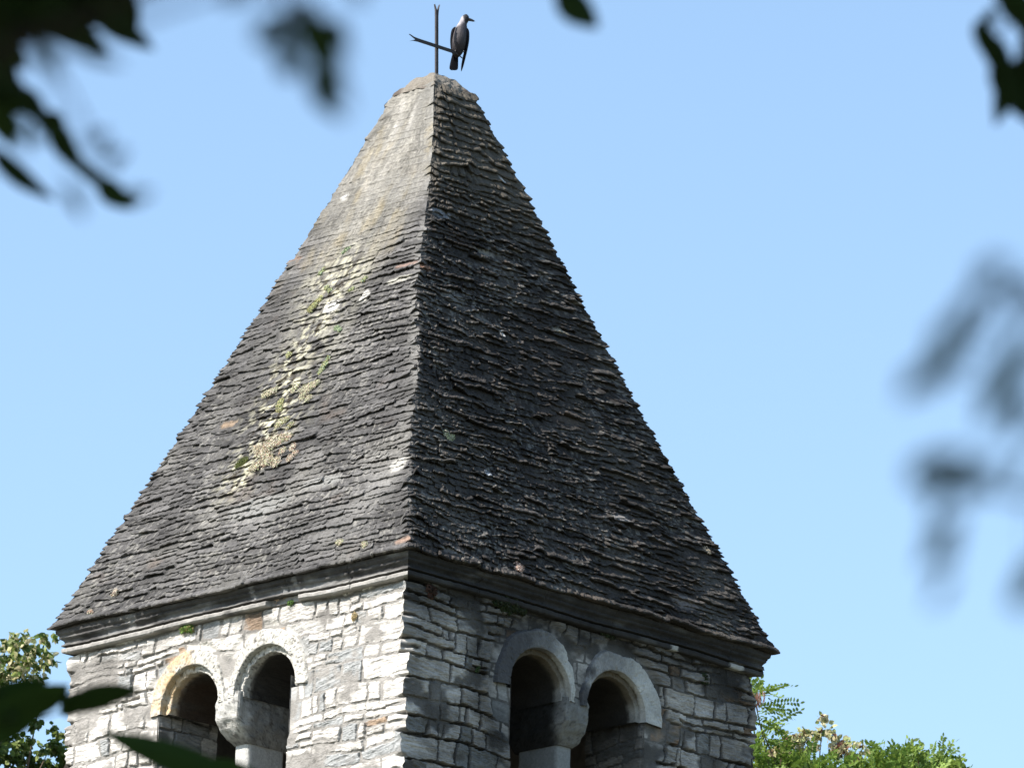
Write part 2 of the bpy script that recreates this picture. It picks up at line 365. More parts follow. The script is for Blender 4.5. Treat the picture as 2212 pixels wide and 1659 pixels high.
# ---------------------------------------------------------------- rubble masonry as a height field
def make_courses(z0, z1, seed, lo=0.07, hi=0.20):
    rr = np.random.default_rng(seed); z = [z0]
    while z[-1] < z1: z.append(z[-1]+rr.uniform(lo, hi))
    return np.array(z)
COURSES = make_courses(-1.0, 16.5, 5, 0.065, 0.20)
def stones(u, z, W, seed, thin=0.0, jw=0.010, amp=1.0, deep=False, rings=()):
    """u, z arrays; returns height, stone id random, mortar mask"""
    uw = u + 0.050*fbm(u*3.3, z*3.3, seed, seed+1, 2) + 0.008*vn(u*22, z*22, seed, seed+2)
    zw = z + 0.050*fbm(u*1.7, z*2.2, 0.0, seed+3, 2) + 0.007*vn(u*18, z*24, seed, seed+4)
    ci = np.clip(np.searchsorted(COURSES, zw, side='right')-1, 0, len(COURSES)-2)
    lo, hi = COURSES[ci], COURSES[ci+1]
    # split the course locally into two thin courses
    sp = (_h(ci, np.floor(uw/0.55+ci*0.37), np.zeros_like(ci), seed+9) > 0.62-thin) & (hi-lo > 0.11)
    mid = lo+(hi-lo)*(0.38+0.24*_h(ci, np.floor(uw/0.55+ci*0.37), np.ones_like(ci), seed+9))
    upper = sp & (zw > mid)
    lo2 = np.where(upper, mid, lo); hi2 = np.where(sp & ~upper, mid, hi)
    key = ci*2+upper
    # joints along the course
    L = np.empty_like(uw); Rr = np.empty_like(uw); sid = np.empty(uw.shape, int)
    for kk in np.unique(key):
        mk = key == kk
        rr = np.random.default_rng(seed*100000+int(kk)+1)
        x = [-0.30+rr.uniform(0, 0.05)]
        first = 0.20 if (kk//2) % 2 else 0.42
        x.append(first*rr.uniform(0.8, 1.2))
        while x[-1] < W+0.3: x.append(x[-1]+rr.choice([0.07, 0.13, 0.19, 0.27, 0.38, 0.5], p=[.10, .24, .27, .22, .13, .04])*rr.uniform(0.8, 1.2))
        x = np.array(x)
        # shift near far end so that the quoin wraps as well
        k2 = np.clip(np.searchsorted(x, uw[mk], side='right')-1, 0, len(x)-2)
        L[mk] = x[k2]; Rr[mk] = x[k2+1]; sid[mk] = k2+int(kk)*97
    wd = Rr-L; ht = hi2-lo2
    fu = (uw-L); fv = (zw-lo2)
    # slanted, chipped outlines
    rid = _h(sid, sid*0+1, sid*0, seed); rid2 = _h(sid, sid*0+2, sid*0, seed); rid3 = _h(sid, sid*0+3, sid*0, seed)
    sl = (rid-0.5)*0.35
    du = np.minimum(fu-sl*(fv-ht/2)*0.7, wd-fu+sl*(fv-ht/2)*0.7)
    dv = np.minimum(fv-(rid2-0.5)*0.10*(fu-wd/2), ht-fv)
    r = 0.016
    d = np.where((du < r) & (dv < r), r-np.hypot(r-du, r-dv), np.minimum(du, dv))
    d = d + 0.009*fbm(u*24, z*30, seed, seed+31, 4, 0.65)
    m = sst(jw*0.55, jw*0.85, d)                   # 1 on stone, 0 in joint
    proud = 0.003+(0.020 if deep else 0.013)*rid3
    dome = sst(0, 0.02, d)*0.0015
    til = ((rid-0.5)*(fu/wd-0.5)+(rid2-0.5)*(fv/ht-0.5))*0.030
    sd_ = (rid2-0.5)*0.5
    ridge = 1-np.abs(fbm(u*3.5+rid*40, (z+u*sd_)*34, seed, seed+41, 4, 0.6))*2.2
    saw = ((z+u*sd_*0.8+0.02*vn(u*6, z*8, rid*9, seed+42))/0.034+rid*7) % 1.0
    streak = ridge*0.006-0.007*sst(0.75, 1.0, saw)*sst(0.3, 0.6, rid3)+0.004*saw
    st = proud + dome + til + streak + fbm(u*11, z*18, rid*20, seed+43, 5, 0.6)*0.010
    # mortar: some joints full, some raked
    fullness = sst(-0.45, 0.15, fbm(u*1.5, z*1.5, seed, seed+51, 3))
    mo = (-0.032 if deep else -0.010)+(0.032 if deep else 0.018)*fullness + fbm(u*28, z*28, seed, seed+52, 4, 0.6)*0.009
    smear = sst(0.04, 0.26, fbm(u*3.1, z*4.6, seed+4, seed+53, 4, 0.6))
    hgt = mo*(1-m)+np.maximum(st, mo)*m
    hgt = hgt*(1-smear*0.7)+(0.012+0.010*fbm(u*22, z*22, 1, seed+54, 4, 0.65))*smear*0.7
    mm = m*(1-smear)
    for (c_, r_, z_) in rings:
        k_ = 1-sst(0.20, 0.26, np.hypot(u-c_, z-z_)-r_)
        hgt = hgt*(1-k_)-0.004*k_
    return hgt*amp, rid, rid2, mm, st
def stone_colors(u, z, rid, rid2, mm, seed, warm=1.0):
    g = 0.53+0.20*rid
    C = np.stack([g*1.03, g*0.985, g*0.92], -1)
    C = mix(C, np.array([0.36, 0.37, 0.37]), sst(0.80, 0.86, rid2))
    C = mix(C, np.array([0.40, 0.27, 0.17]), sst(0.955, 0.965, rid2)*0.8)
    stk = fbm(u*5, z*55+u*9, seed, seed+71, 4)
    C = C*(1+0.34*stk+0.15*vn(u*60, z*110, seed, seed+75))[..., None]
    C = mix(C, np.array([0.20, 0.19, 0.18]), sst(0.15, 0.6, fbm(u*8, z*17, seed, seed+72, 5, 0.65))*0.6)
    mc = np.array([0.30, 0.287, 0.268])*(1+0.45*fbm(u*9, z*9, seed, seed+73, 5, 0.65))[..., None]
    C = mix(mc, C, mm) if False else mc*(1-mm[..., None])+C*mm[..., None]
    return C

def opening_mask(u, z, cfg, grow=0.0):
    """True where the wall is open"""
    m = np.zeros(u.shape, bool)
    for (c, r, zs) in cfg['arches']:
        m |= (np.hypot(u-c, z-zs) < r+grow) & (z >= zs-0.04)
    m |= (u > cfg['jl']) & (u < cfg['jr']) & (z < cfg['zs']+0.03) & (z > cfg['sill'])
    return m
CFG = [
    dict(arches=[(0.485, 0.318, 15.20), (-0.345, 0.332, 15.215)], jl=-0.62, jr=0.835, zs=15.21, sill=13.75, mid=0.073, back=0.165, capz=14.87),
    dict(arches=[(-0.445, 0.318, 15.245), (0.362, 0.312, 15.24)], jl=-0.735, jr=0.685, zs=15.23, sill=13.75, mid=-0.035, back=0.115, capz=14.91),
]
def wall_grid(fi, us, zs, keep_fn=None):
    n, t = [np.array(q, float) for q in NT[fi]]
    U, Zg = np.meshgrid(us, zs)
    ud = U+AW                                      # distance from the sigma = -1 corner
    hg, rid, rid2, mm, st = stones(ud, Zg, 2*AW, 11+fi, thin=-0.10 if fi == 1 else 0.0, jw=0.017 if fi == 0 else 0.014, amp=1.35 if fi == 1 else 1.0, deep=fi == 1, rings=[(c_+AW, r_-(0.06 if fi == 0 else 0.0), z_) for (c_, r_, z_) in (CFG[fi]['arches'] if fi < 2 else [])])
    C = stone_colors(ud, Zg, rid, rid2, mm, 11+fi)
    return U, Zg, ud, hg, mm, C
def corner_h(z, c):
    # common bulge of the quoins at a corner
    zw = z + 0.0*z
    ci = np.clip(np.searchsorted(COURSES, z+0.012*vn(z*9, c, 0, 3), side='right')-1, 0, len(COURSES)-2)
    d = np.minimum(z-COURSES[ci], COURSES[ci+1]-z)
    return 0.034*(_h(ci, ci*0+c, ci*0, 5)) + 0.004 - 0.034*(1-sst(0, 0.020, d)) + 0.010*vn(z*45, c, 0, 8)
wall_parts_V, wall_parts_F, wall_parts_C, wb = [], [], [], 0
for fi in (0, 1, 2, 3):
    n, t = [np.array(q, float) for q in NT[fi]]
    segs = [(13.6, 15.99, 0.0068 if fi < 2 else 0.06), (GROUND-0.1, 13.6, 0.035 if fi < 2 else 0.12)]
    for (za, zb_, dz) in segs:
        nu = int(2*AW/dz)+1; nz_ = int((zb_-za)/dz)+1
        us = np.linspace(-AW, AW, nu); zs = np.linspace(za, zb_, nz_)
        U, Zg, ud, hg, mm, C = wall_grid(fi, us, zs)
        cs = []
        off_t = 0
        for e, c in ((0, CORN[fi][0]), (1, CORN[fi][1])):
            dist = (U+AW) if e == 0 else (AW-U)
            hc = corner_h(Zg, c)
            ci_ = np.clip(np.searchsorted(COURSES, Zg+0.012*vn(Zg*9, c, 0, 3), side='right')-1, 0, len(COURSES)-2)
            dl_ = (_h(ci_, ci_*0+c, ci_*0+7, 15)-0.5)*0.050+0.008*vn(Zg*30, c, 4, 16)      # quoins step in and out
            sg_ = 1 if fi == PAIRLOW[c] else -1
            h_own, h_oth = hc+sg_*dl_, hc-sg_*dl_
            b = 1-sst(0.0, 0.06, dist)
            hg = hg*(1-b)+h_own*b
            off_t = off_t + (-h_oth if e == 0 else h_oth)*(1-sst(0.0, 0.07, dist))
        # stains
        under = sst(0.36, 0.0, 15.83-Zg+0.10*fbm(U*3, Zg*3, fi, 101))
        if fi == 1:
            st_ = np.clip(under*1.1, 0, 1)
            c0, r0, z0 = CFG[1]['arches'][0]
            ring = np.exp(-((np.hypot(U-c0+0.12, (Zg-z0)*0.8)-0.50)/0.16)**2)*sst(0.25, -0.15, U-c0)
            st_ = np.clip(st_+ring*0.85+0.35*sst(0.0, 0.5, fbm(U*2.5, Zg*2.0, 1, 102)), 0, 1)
            C = C*(1-0.70*st_)[..., None]*(0.46+0.30*sst(0.2, 0.9, fbm(U*2.7, Zg*7, 2, 193)+0.5))[..., None]  # stains, plus the whole face darkened to deepen its shade
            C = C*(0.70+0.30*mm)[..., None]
        else:
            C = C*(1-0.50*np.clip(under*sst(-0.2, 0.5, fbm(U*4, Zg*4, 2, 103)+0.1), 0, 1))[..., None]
            C = C*(1-0.35*sst(1.66, 1.84, np.abs(U))*sst(0.0, 0.4, fbm(U*3, Zg*5, 2, 104))*sst(15.2, 15.7, Zg))[..., None]
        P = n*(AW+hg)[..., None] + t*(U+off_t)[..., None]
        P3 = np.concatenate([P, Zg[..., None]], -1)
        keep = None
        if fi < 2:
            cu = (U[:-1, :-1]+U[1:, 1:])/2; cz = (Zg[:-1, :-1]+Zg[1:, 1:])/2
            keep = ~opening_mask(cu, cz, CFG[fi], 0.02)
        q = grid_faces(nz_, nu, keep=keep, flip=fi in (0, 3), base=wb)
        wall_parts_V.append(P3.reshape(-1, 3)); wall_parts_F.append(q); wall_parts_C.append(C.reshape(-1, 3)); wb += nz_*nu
# reveals of the openings (wall thickness 0.5)
TH = 0.60
def to_world(fi, u, z, d):
    """u along the wall, z up, d inwards from the wall face"""
    n, t = [np.array(q, float) for q in NT[fi]]
    P = n*(AW-np.asarray(d))[..., None]+t*np.asarray(u)[..., None]
    return np.concatenate([P, np.broadcast_to(np.asarray(z), P.shape[:-1])[..., None]], -1)
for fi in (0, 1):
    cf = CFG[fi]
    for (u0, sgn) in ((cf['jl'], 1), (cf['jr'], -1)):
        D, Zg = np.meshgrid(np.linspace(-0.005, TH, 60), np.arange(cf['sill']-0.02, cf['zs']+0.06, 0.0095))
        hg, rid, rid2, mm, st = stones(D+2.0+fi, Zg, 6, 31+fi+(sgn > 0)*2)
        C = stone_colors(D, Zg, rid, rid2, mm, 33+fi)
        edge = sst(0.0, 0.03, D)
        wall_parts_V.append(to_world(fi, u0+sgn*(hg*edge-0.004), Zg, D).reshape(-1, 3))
        wall_parts_F.append(grid_faces(D.shape[0], D.shape[1], base=wb, flip=sgn > 0)); C = C*(0.62 if fi == 0 else 0.30)*(1-0.55*sst(-0.2, 0.5, fbm(D*3+fi, Zg*3, 7, 105)+0.9*(Zg-14.85)))[..., None]; wall_parts_C.append(C.reshape(-1, 3)); wb += D.size  # reveal stone darkened, more towards the top, as painted shade in the recess
    # sill
    U, D = np.meshgrid(np.linspace(cf['jl']-0.02, cf['jr']+0.02, 60), np.linspace(0, TH, 20))
    wall_parts_V.append(to_world(fi, U, cf['sill']+0.0*U, D).reshape(-1, 3)); wall_parts_F.append(grid_faces(20, 60, base=wb))
    wall_parts_C.append(np.full((U.size, 3), 0.35)); wb += U.size
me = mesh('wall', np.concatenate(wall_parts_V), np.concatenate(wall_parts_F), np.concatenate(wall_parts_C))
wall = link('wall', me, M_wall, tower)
# inner room: backs of the four walls and a floor, so the openings are really dark
def inner_box():
    vv, ff = [], []
    def quadp(ps):
        b = len(vv); vv.extend(ps); ff.append((b, b+1, b+2, b+3))
    a = AW-TH
    for fi in range(4):
        for (ua, ub, za, zb_) in ([(-a, a, 12.5, 15.98)] if fi > 1 else [(-a, CFG[fi]['jl'], 12.5, 15.98), (CFG[fi]['jr'], a, 12.5, 15.98), (CFG[fi]['jl'], CFG[fi]['jr'], 12.5, CFG[fi]['sill']), (CFG[fi]['jl'], CFG[fi]['jr'], 15.62, 15.98)]):
            n, t = [np.array(q, float) for q in NT[fi]]
            ps = [tuple(n*a+t*u_)+(z_,) for u_, z_ in ((ua, za), (ub, za), (ub, zb_), (ua, zb_))]
            quadp(ps)
    quadp([(-a, -a, 13.3), (a, -a, 13.3), (a, a, 13.3), (-a, a, 13.3)])
    return mesh('inner_wall', vv, np.array(ff))
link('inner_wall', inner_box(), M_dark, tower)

# ---------------------------------------------------------------- arches
def sweep_arch(name, fi, c, zs, prof, parent, colfn, rough=0.006, a0=-0.02, a1=1.02, n=150, seed=0, r_fn=None):
    """prof: list of (radius, depth) rows swept over the half circle"""
    th = np.linspace(math.pi*a0, math.pi*a1, n)
    rows, cols = [], []
    for k, (r, d) in enumerate(prof):
        rr = r+0*th
        if r_fn is not None: rr = r_fn(th, r)
        u = c+rr*np.cos(th); z = zs+rr*np.sin(th)
        nn = fbm(u*22, z*22, d*22, seed+3, 4)*rough
        pit = -sst(0.35, 0.6, vn(u*55, z*55, d*55, seed+5))*rough*1.0
        rows.append(to_world(fi, u+nn*np.cos(th)*(0.4 if d <= 0.005 else 1), z+nn*np.sin(th)*(0.4 if d <= 0.005 else 1), d-(nn+pit)*(1 if d <= 0.08 else 0.2)))
        cols.append(colfn(u, z, d+0*u, th))
    P = np.stack(rows); C = np.stack(cols)
    me = mesh(name, P.reshape(-1, 3), grid_faces(len(prof), n, flip=(fi == 0)), C.reshape(-1, 3))
    return link(name, me, M_ring, parent)
def lin(a, b, n): return list(np.linspace(a, b, n))
arch_names = {(0, 0): 'round arch with rusty orange stained left half', (0, 1): 'pale pitted round arch nearest the sunlit corner',
              (1, 0): 'grey round arch with dark weathered crown near the tower corner', (1, 1): 'pale smooth rendered round arch farthest from the corner'}
for fi in (0, 1):
    for ai, (c, r1, zs) in enumerate(CFG[fi]['arches']):
        wR = 0.125 if fi == 0 else 0.145
        def rfn(th, r, r1=r1, fi=fi, ai=ai, c=c):
            # the band is squeezed where two arches meet and swells on the outer haunch
            s = np.cos(th)
            if fi == 0:
                k = 1.0 - 0.45*np.exp(-((s-(-1 if ai == 0 else 1))/0.35)**2)
            else:
                inner = 1 if ai == 0 else -1
                k = 1.0 - 0.62*np.exp(-((s-inner)/0.40)**2) + (0.35*np.exp(-((s-1)/0.5)**2) if ai == 1 else 0)
            ragged = (0.014 if fi == 0 else 0.022)*fbm(th*5, ai*3, fi, 4, 4)
            return r1+(r-r1)*k + (ragged if r > r1+0.05 else 0)
        def colfn(u, z, d, th, fi=fi, ai=ai, c=c, zs=zs, r1=r1):
            nn = fbm(u*12, z*12, d*12, 120+fi, 4)
            if fi == 0:
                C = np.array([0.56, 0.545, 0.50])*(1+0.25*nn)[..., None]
                C = mix(C, np.array([0.12, 0.11, 0.10]), sst(0.40, 0.62, vn(u*75, z*75, d*75, 9))*0.8)
                if ai == 0:
                    o = sst(0.25, -0.35, 0-np.cos(th)+0.45*fbm(u*6, z*6, d*6, 8)-0.02)
                    o = o*(0.55+0.45*sst(-0.3, 0.3, fbm(u*14, z*14, d*9, 18)))
                    C = mix(C, np.array([0.58, 0.40, 0.20]), o*0.8*sst(-0.6, 0.1, fbm(u*16, z*16, d*16, 28)))
                    C = mix(C, np.array([0.32, 0.14, 0.05]), o*sst(0.03, 0.2, d)*0.8)
            else:
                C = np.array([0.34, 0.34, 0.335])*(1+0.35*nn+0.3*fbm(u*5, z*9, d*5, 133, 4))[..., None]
                C = C*(1+0.25*vn(u*90, z*90, d*90, 12))[..., None]
                C = mix(C, np.array([0.56, 0.56, 0.53])*(1+0.25*nn+0.2*fbm(u*8, z*8, d*8, 134, 4))[..., None], sst(-0.1, 0.45, np.cos(th)-(0.15 if ai == 0 else -0.1)+0.6*nn)*0.85)
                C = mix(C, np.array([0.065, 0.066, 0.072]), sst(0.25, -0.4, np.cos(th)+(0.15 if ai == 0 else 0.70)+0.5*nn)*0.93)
                C = mix(C, np.array([0.10, 0.10, 0.10]), sst(0.80, 1.02, np.sin(th)+0.25*nn)*(0.75 if ai == 0 else 0.35))
                C = mix(C, np.array([0.12, 0.095, 0.06]), sst(0.012, 0.03, d)*sst(0.05, 0.6, np.sin(th)+0.2*nn)*0.85)
                C = mix(C, np.array([0.20, 0.20, 0.19]), sst(0.012, 0.04, d)*sst(0.4, 0.0, np.sin(th))*0.7)
            C = mix(C, np.array([0.028, 0.026, 0.024])*(1+0.5*nn)[..., None], sst(0.078, 0.125, d+0.02*nn)*(0.97 if (fi, ai) != (0, 0) else 0.9))  # soffit painted near black with depth, standing in for the unlit interior
            return C
        pr = 0.014 if fi == 0 else 0.026
        prof = [(r1+wR+0.012, 0.02), (r1+wR, -pr*0.3), (r1+wR-0.008, -pr)] + [(r1+wR*f, -pr-0.003) for f in (0.85, 0.72, 0.58, 0.45, 0.32, 0.2, 0.1)]
        prof += [(r1+0.004, -pr), (r1, 0.0)] + [(r1, d) for d in (0.010, 0.02, 0.03, 0.04)]
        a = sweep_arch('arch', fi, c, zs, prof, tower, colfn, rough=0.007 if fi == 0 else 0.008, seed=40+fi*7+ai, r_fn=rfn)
        a['label'] = arch_names[(fi, ai)]
        ri = r1-(0.050 if fi == 0 else 0.040)
        dep = 0.036
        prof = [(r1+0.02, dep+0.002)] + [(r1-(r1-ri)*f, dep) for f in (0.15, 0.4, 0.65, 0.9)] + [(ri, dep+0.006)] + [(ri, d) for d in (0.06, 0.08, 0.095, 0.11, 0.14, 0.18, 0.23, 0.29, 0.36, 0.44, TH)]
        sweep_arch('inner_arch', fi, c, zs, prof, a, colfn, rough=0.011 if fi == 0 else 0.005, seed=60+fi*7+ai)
# solid fill behind the arch rings: tympanum piece of wall down to the capital and over the jambs
def block(name, fi, sections, parent, m, colr, rough=0.01, nz=26, nu=16, nd=30, seed=0, scale=16):
    """closed block; sections: list of (z, u0, u1, d0, d1) from bottom to top"""
    secs = np.array(sections, float)
    zs = np.linspace(secs[0, 0], secs[-1, 0], nz)
    par = [np.interp(zs, secs[:, 0], secs[:, k]) for k in range(1, 5)]
    # loop around the section
    loop = [(a, 0.0) for a in np.linspace(0, 1, nu)[:-1]]+[(1.0, b) for b in np.linspace(0, 1, nd)[:-1]]+[(a, 1.0) for a in np.linspace(1, 0, nu)[:-1]]+[(0.0, b) for b in np.linspace(1, 0, nd)[:-1]]
    loop = np.array(loop); nl = len(loop)
    rows = []
    for k in range(nz):
        u0, u1, d0, d1 = [q[k] for q in par]
        a, b = loop[:, 0], loop[:, 1]
        u = u0+(u1-u0)*a; d = d0+(d1-d0)*b
        # soften corners
        cu, cdp = (u0+u1)/2, (d0+d1)/2
        e = np.minimum(np.minimum(a, 1-a)*(u1-u0), 9)+np.minimum(np.minimum(b, 1-b)*(d1-d0), 9)
        f = (1-sst(0, 0.035, e))*0.010
        nn = fbm(u*scale, d*scale, zs[k]*scale, seed, 4)*rough - f
        du = u-cu; dd = np.where(b <= 0, -1.0, np.where(b >= 1, 1.0, 0.0)); duu = np.where(a <= 0, -1.0, np.where(a >= 1, 1.0, 0.0))
        rows.append(to_world(fi, u+duu*nn, zs[k]+0*u, d+dd*nn))
    P = np.stack(rows)
    i = np.arange(nz-1)[:, None]*nl+np.arange(nl)[None, :]; j = np.arange(nz-1)[:, None]*nl+(np.arange(nl)[None, :]+1) % nl
    q = np.stack([i, j, j+nl, i+nl], -1).reshape(-1, 4)
    V = P.reshape(-1, 3)
    cb = P[0].mean(0); ct = P[-1].mean(0); V = np.concatenate([V, [cb, ct]]); nb = len(V)-2
    tri = [(nb, (k+1) % nl, k) for k in range(nl)]+[(nb+1, (nz-1)*nl+k, (nz-1)*nl+(k+1) % nl) for k in range(nl)]
    C = colr(V)
    if fi == 1: pass
    me = mesh(name, V, [q, np.array(tri)], C)
    return link(name, me, m, parent, smooth=False)
def cap_col(V, base=(0.36, 0.355, 0.34), pit=0.7, seed=5):
    C = np.tile(np.array([base]), (len(V), 1))*(1+0.3*fbm(V[:, 0]*12, V[:, 1]*12, V[:, 2]*12, seed))[:, None]
    C = mix(C, np.array([0.07, 0.065, 0.06]), sst(0.35, 0.65, vn(V[:, 0]*60, V[:, 1]*60, V[:, 2]*60, seed+1))*pit)
    return C
for fi in (0, 1):
    cf = CFG[fi]; m_ = cf['mid']; zc = cf['capz']; zt = cf['zs']+0.03
    bk = cf['back']
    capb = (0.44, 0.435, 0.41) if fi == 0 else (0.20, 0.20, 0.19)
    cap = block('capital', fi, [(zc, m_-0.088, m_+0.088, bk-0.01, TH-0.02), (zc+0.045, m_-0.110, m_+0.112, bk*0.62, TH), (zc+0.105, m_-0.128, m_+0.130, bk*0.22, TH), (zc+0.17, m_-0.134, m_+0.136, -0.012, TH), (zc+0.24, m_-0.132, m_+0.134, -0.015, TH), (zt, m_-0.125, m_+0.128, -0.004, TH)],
          tower, M_ring, lambda V, capb=capb, fi=fi: cap_col(V, capb)*(1-(0.86 if fi else 0.45)*sst(AW-0.06, AW-0.16, -V[:, fi]+0.03*vn(V[:, 0]*20, V[:, 1]*20, V[:, 2]*20, 3)))[:, None], rough=0.022, seed=200+fi, scale=13)  # capital darkens inwards from the wall face: shadow put into the colour
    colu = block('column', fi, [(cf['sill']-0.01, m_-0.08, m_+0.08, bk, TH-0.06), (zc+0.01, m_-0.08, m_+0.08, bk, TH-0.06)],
          tower, M_ring, lambda V, fi=fi: np.tile(np.array([[0.50, 0.50, 0.48]] if fi == 0 else [[0.26, 0.27, 0.27]]), (len(V), 1))*(1+0.12*fbm(V[:, 0]*10, V[:, 1]*10, V[:, 2]*10, 77))[:, None], rough=0.003, seed=210+fi, nz=40)  # right shaft in a darker tone, its shade put into the colour
    colu['label'] = 'plain pale grey stone shaft between the paired arches'
    # lump of wall between the two arches above the capital, filling behind the face
    c1, r1, z1 = cf['arches'][0]; c2, r2, z2 = cf['arches'][1]

# ---------------------------------------------------------------- cornice
prof = [(1.95, 15.990), (1.945, 15.965), (1.925, 15.948), (1.928, 15.935), (1.922, 15.928), (1.905, 15.918), (1.896, 15.905), (1.898, 15.893), (1.912, 15.884), (1.916, 15.876), (1.916, 15.872),
        (1.878, 15.866), (1.876, 15.858), (1.908, 15.855), (1.912, 15.845), (1.911, 15.826), (1.902, 15.818), (1.80, 15.812)]
Vs, Fs, Cs, base = [], [], [], 0
for fi, (n, t) in enumerate(NT):
    n = np.array(n, float); t = np.array(t, float)
    N = 300 if fi < 2 else 40
    sg = np.linspace(-1, 1, N+1); rows = []; cols = []
    joints = np.array([-1.3, -0.62, 0.12, 0.75, 1.4])+0.13*fi
    for k, (o, z) in enumerate(prof):
        s = sg*o
        oo = o+0.010*fbm(s*5, z*30, fi, 141, 4)*min(1, k/2)+0.003*vn(s*40, z*60, fi, 142)
        for j in joints: oo = oo-0.010*np.exp(-((s-j)/0.006)**2)
        zz = z + 0.011*vn(s*1.8, 0, fi, 143)*min(1, k/3)+0.002*vn(s*25, z*20, fi, 144)
        if fi == 0 and k >= 11:                    # broken stretch of the lower fillet
            br = sst(-0.735, -0.715, s)*sst(-0.385, -0.405, s)
            oo = oo*(1-br)+(1.862+0.012*fbm(s*20, z*30, 1, 9))*br
        if k in (0, 17): oo = o+0*s
        x = n[0]*oo+t[0]*sg*oo; y = n[1]*oo+t[1]*sg*oo
        rows.append(np.stack([x, y, zz], -1))
        g = fbm(s*5, z*20, fi, 151, 4)
        C = np.array([0.062, 0.060, 0.059] if fi == 0 else [0.035, 0.034, 0.034])*(1+0.5*g)[..., None]  # dark gneiss, darkened further to deepen the shade under the eaves
        C = mix(C, np.array([0.30, 0.295, 0.28]), sst(0.15, 0.6, fbm(s*3.3, z*12, fi, 152, 4))*(0.55 if fi == 0 else 0.22))
        if fi == 0 and k >= 12: C = mix(C, np.array([0.36, 0.35, 0.33]), sst(-0.75, 0.0, fbm(s*4, z*10, 3, 153, 3))*0.88)  # lit look of the fillets and fascia put into their colour
        if fi == 0 and 3 < k < 8: C = mix(C, np.array([0.20, 0.205, 0.21]), sst(-0.3, 0.5, fbm(s*3, z*10, 3, 157, 4))*0.8)
        if fi == 0 and k in (8, 9, 10): C = mix(C, np.array([0.36, 0.355, 0.34]), sst(-0.3, 0.4, fbm(s*4, z*10, 3, 154, 3))*0.6)
        if fi == 0:
            for (sc, wd, a) in ((-1.10, 0.05, 1.0), (1.10, 0.07, 0.8), (-0.25, 0.03, 0.8), (-0.72, 0.03, 0.8)):
                C = mix(C, np.array([0.50, 0.50, 0.49]), a*0.35*sst(0.5, 0.2, np.abs(s-sc)/wd*0.5+0.5*fbm(s*18, z*60, 2, 155, 3))*(1.0 if (k > 11) == (sc < -1) else 0.15))
        if fi == 1:
            for (sc, wd, ks) in ((0.93, 0.035, (12, 16)), (1.62, 0.07, (11, 17))):
                if ks[0] <= k <= ks[1]: C = mix(C, np.array([0.48, 0.48, 0.46]), sst(0.6, 0.45, np.abs(s-sc)/wd*0.5+0.25*fbm(s*25, z*60, 2, 156, 3))*0.9)
        cols.append(C)
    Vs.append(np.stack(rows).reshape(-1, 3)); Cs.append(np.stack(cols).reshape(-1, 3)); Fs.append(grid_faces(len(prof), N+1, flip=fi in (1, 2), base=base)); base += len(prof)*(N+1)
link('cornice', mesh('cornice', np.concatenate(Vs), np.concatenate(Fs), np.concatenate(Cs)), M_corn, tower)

# ---------------------------------------------------------------- iron cross on the top
M_iron = mat('forged_iron', color=(0.045, 0.042, 0.045), rough=0.75, bump=0.3, bscale=80, var=0.35, vscale=40)
CX, CY, CZ0 = 0.01, -0.01, 20.50
BARZ = 20.822
cross = empty('iron_cross', (CX, CY, CZ0))
tag(cross, 'thin dark iron cross with swallowtail ends standing on the roof top', 'cross')
def forked(length0, length1, half, fork0, fork1, fl=0.014, notch=0.075):
    # x runs along the bar
    top, bot = [], []
    if fork0:
        top = [(length0+notch*0.9, 0.0), (length0-0.012, half+fl), (length0+0.045, half*1.15), (length0+0.09, half)]
        bot = [(length0+0.09, -half), (length0+0.045, -half*1.15), (length0, -half-fl)]
    else:
        top = [(length0, half)]; bot = [(length0, -half)]
    if fork1:
        top += [(length1-0.09, half), (length1-0.045, half*1.15), (length1+0.012, half+fl), (length1-notch*0.9, 0.0)]
        bot = [(length1, -half-fl), (length1-0.045, -half*1.15), (length1-0.09, -half)] + bot
    else:
        top += [(length1, half)]; bot = [(length1, -half)] + bot
    return top+bot
def forked_bar(name, L0, L1, half, fork0, fl, notch, fn, thick, m, parent):
    """flat forged bar; the ends marked are split into two outward bent points"""
    bm = bmesh.new()
    def v(x, y): return bm.verts.new((x, y, -thick/2))
    body = []
    def end(L, s):
        B, C = v(L+s*0.09, half), v(L+s*0.09, -half); N = v(L+s*notch, 0)
        T, U = v(L-s*0.010, half+fl), v(L, -half-fl); M, W = v(L+s*0.040, half*1.25), v(L+s*0.040, -half*1.25)
        bm.faces.new((B, M, T, N)); bm.faces.new((C, W, U, N))
        return [B, N, C]
    e1 = end(L1, -1)
    e0 = end(L0, 1) if fork0 else [v(L0, half), v(L0, -half)]
    bm.faces.new(e0+list(reversed(e1)))
    bmesh.ops.recalc_face_normals(bm, faces=bm.faces)
    r_ = bmesh.ops.extrude_face_region(bm, geom=list(bm.faces))
    for q_ in r_['geom']:
        if isinstance(q_, bmesh.types.BMVert): q_.co.z += thick
    bmesh.ops.triangulate(bm, faces=[f for f in bm.faces if len(f.verts) > 4])
    bmesh.ops.recalc_face_normals(bm, faces=bm.faces)
    for q_ in bm.verts: q_.co = Vector(fn(q_.co.x, q_.co.y, q_.co.z))
    me = bpy.data.meshes.new(name); bm.to_mesh(me); bm.free()
    return link(name, me, m, parent)
lean = -0.030
forked_bar('upright_bar', CZ0, 21.172, 0.0125, False, 0.014, 0.055, lambda x, y, d: (CX+y+lean*(x-CZ0)+0.004*math.sin((x-CZ0)*9), CY+d-0.5*lean*(x-CZ0), x), 0.016, M_iron, cross)
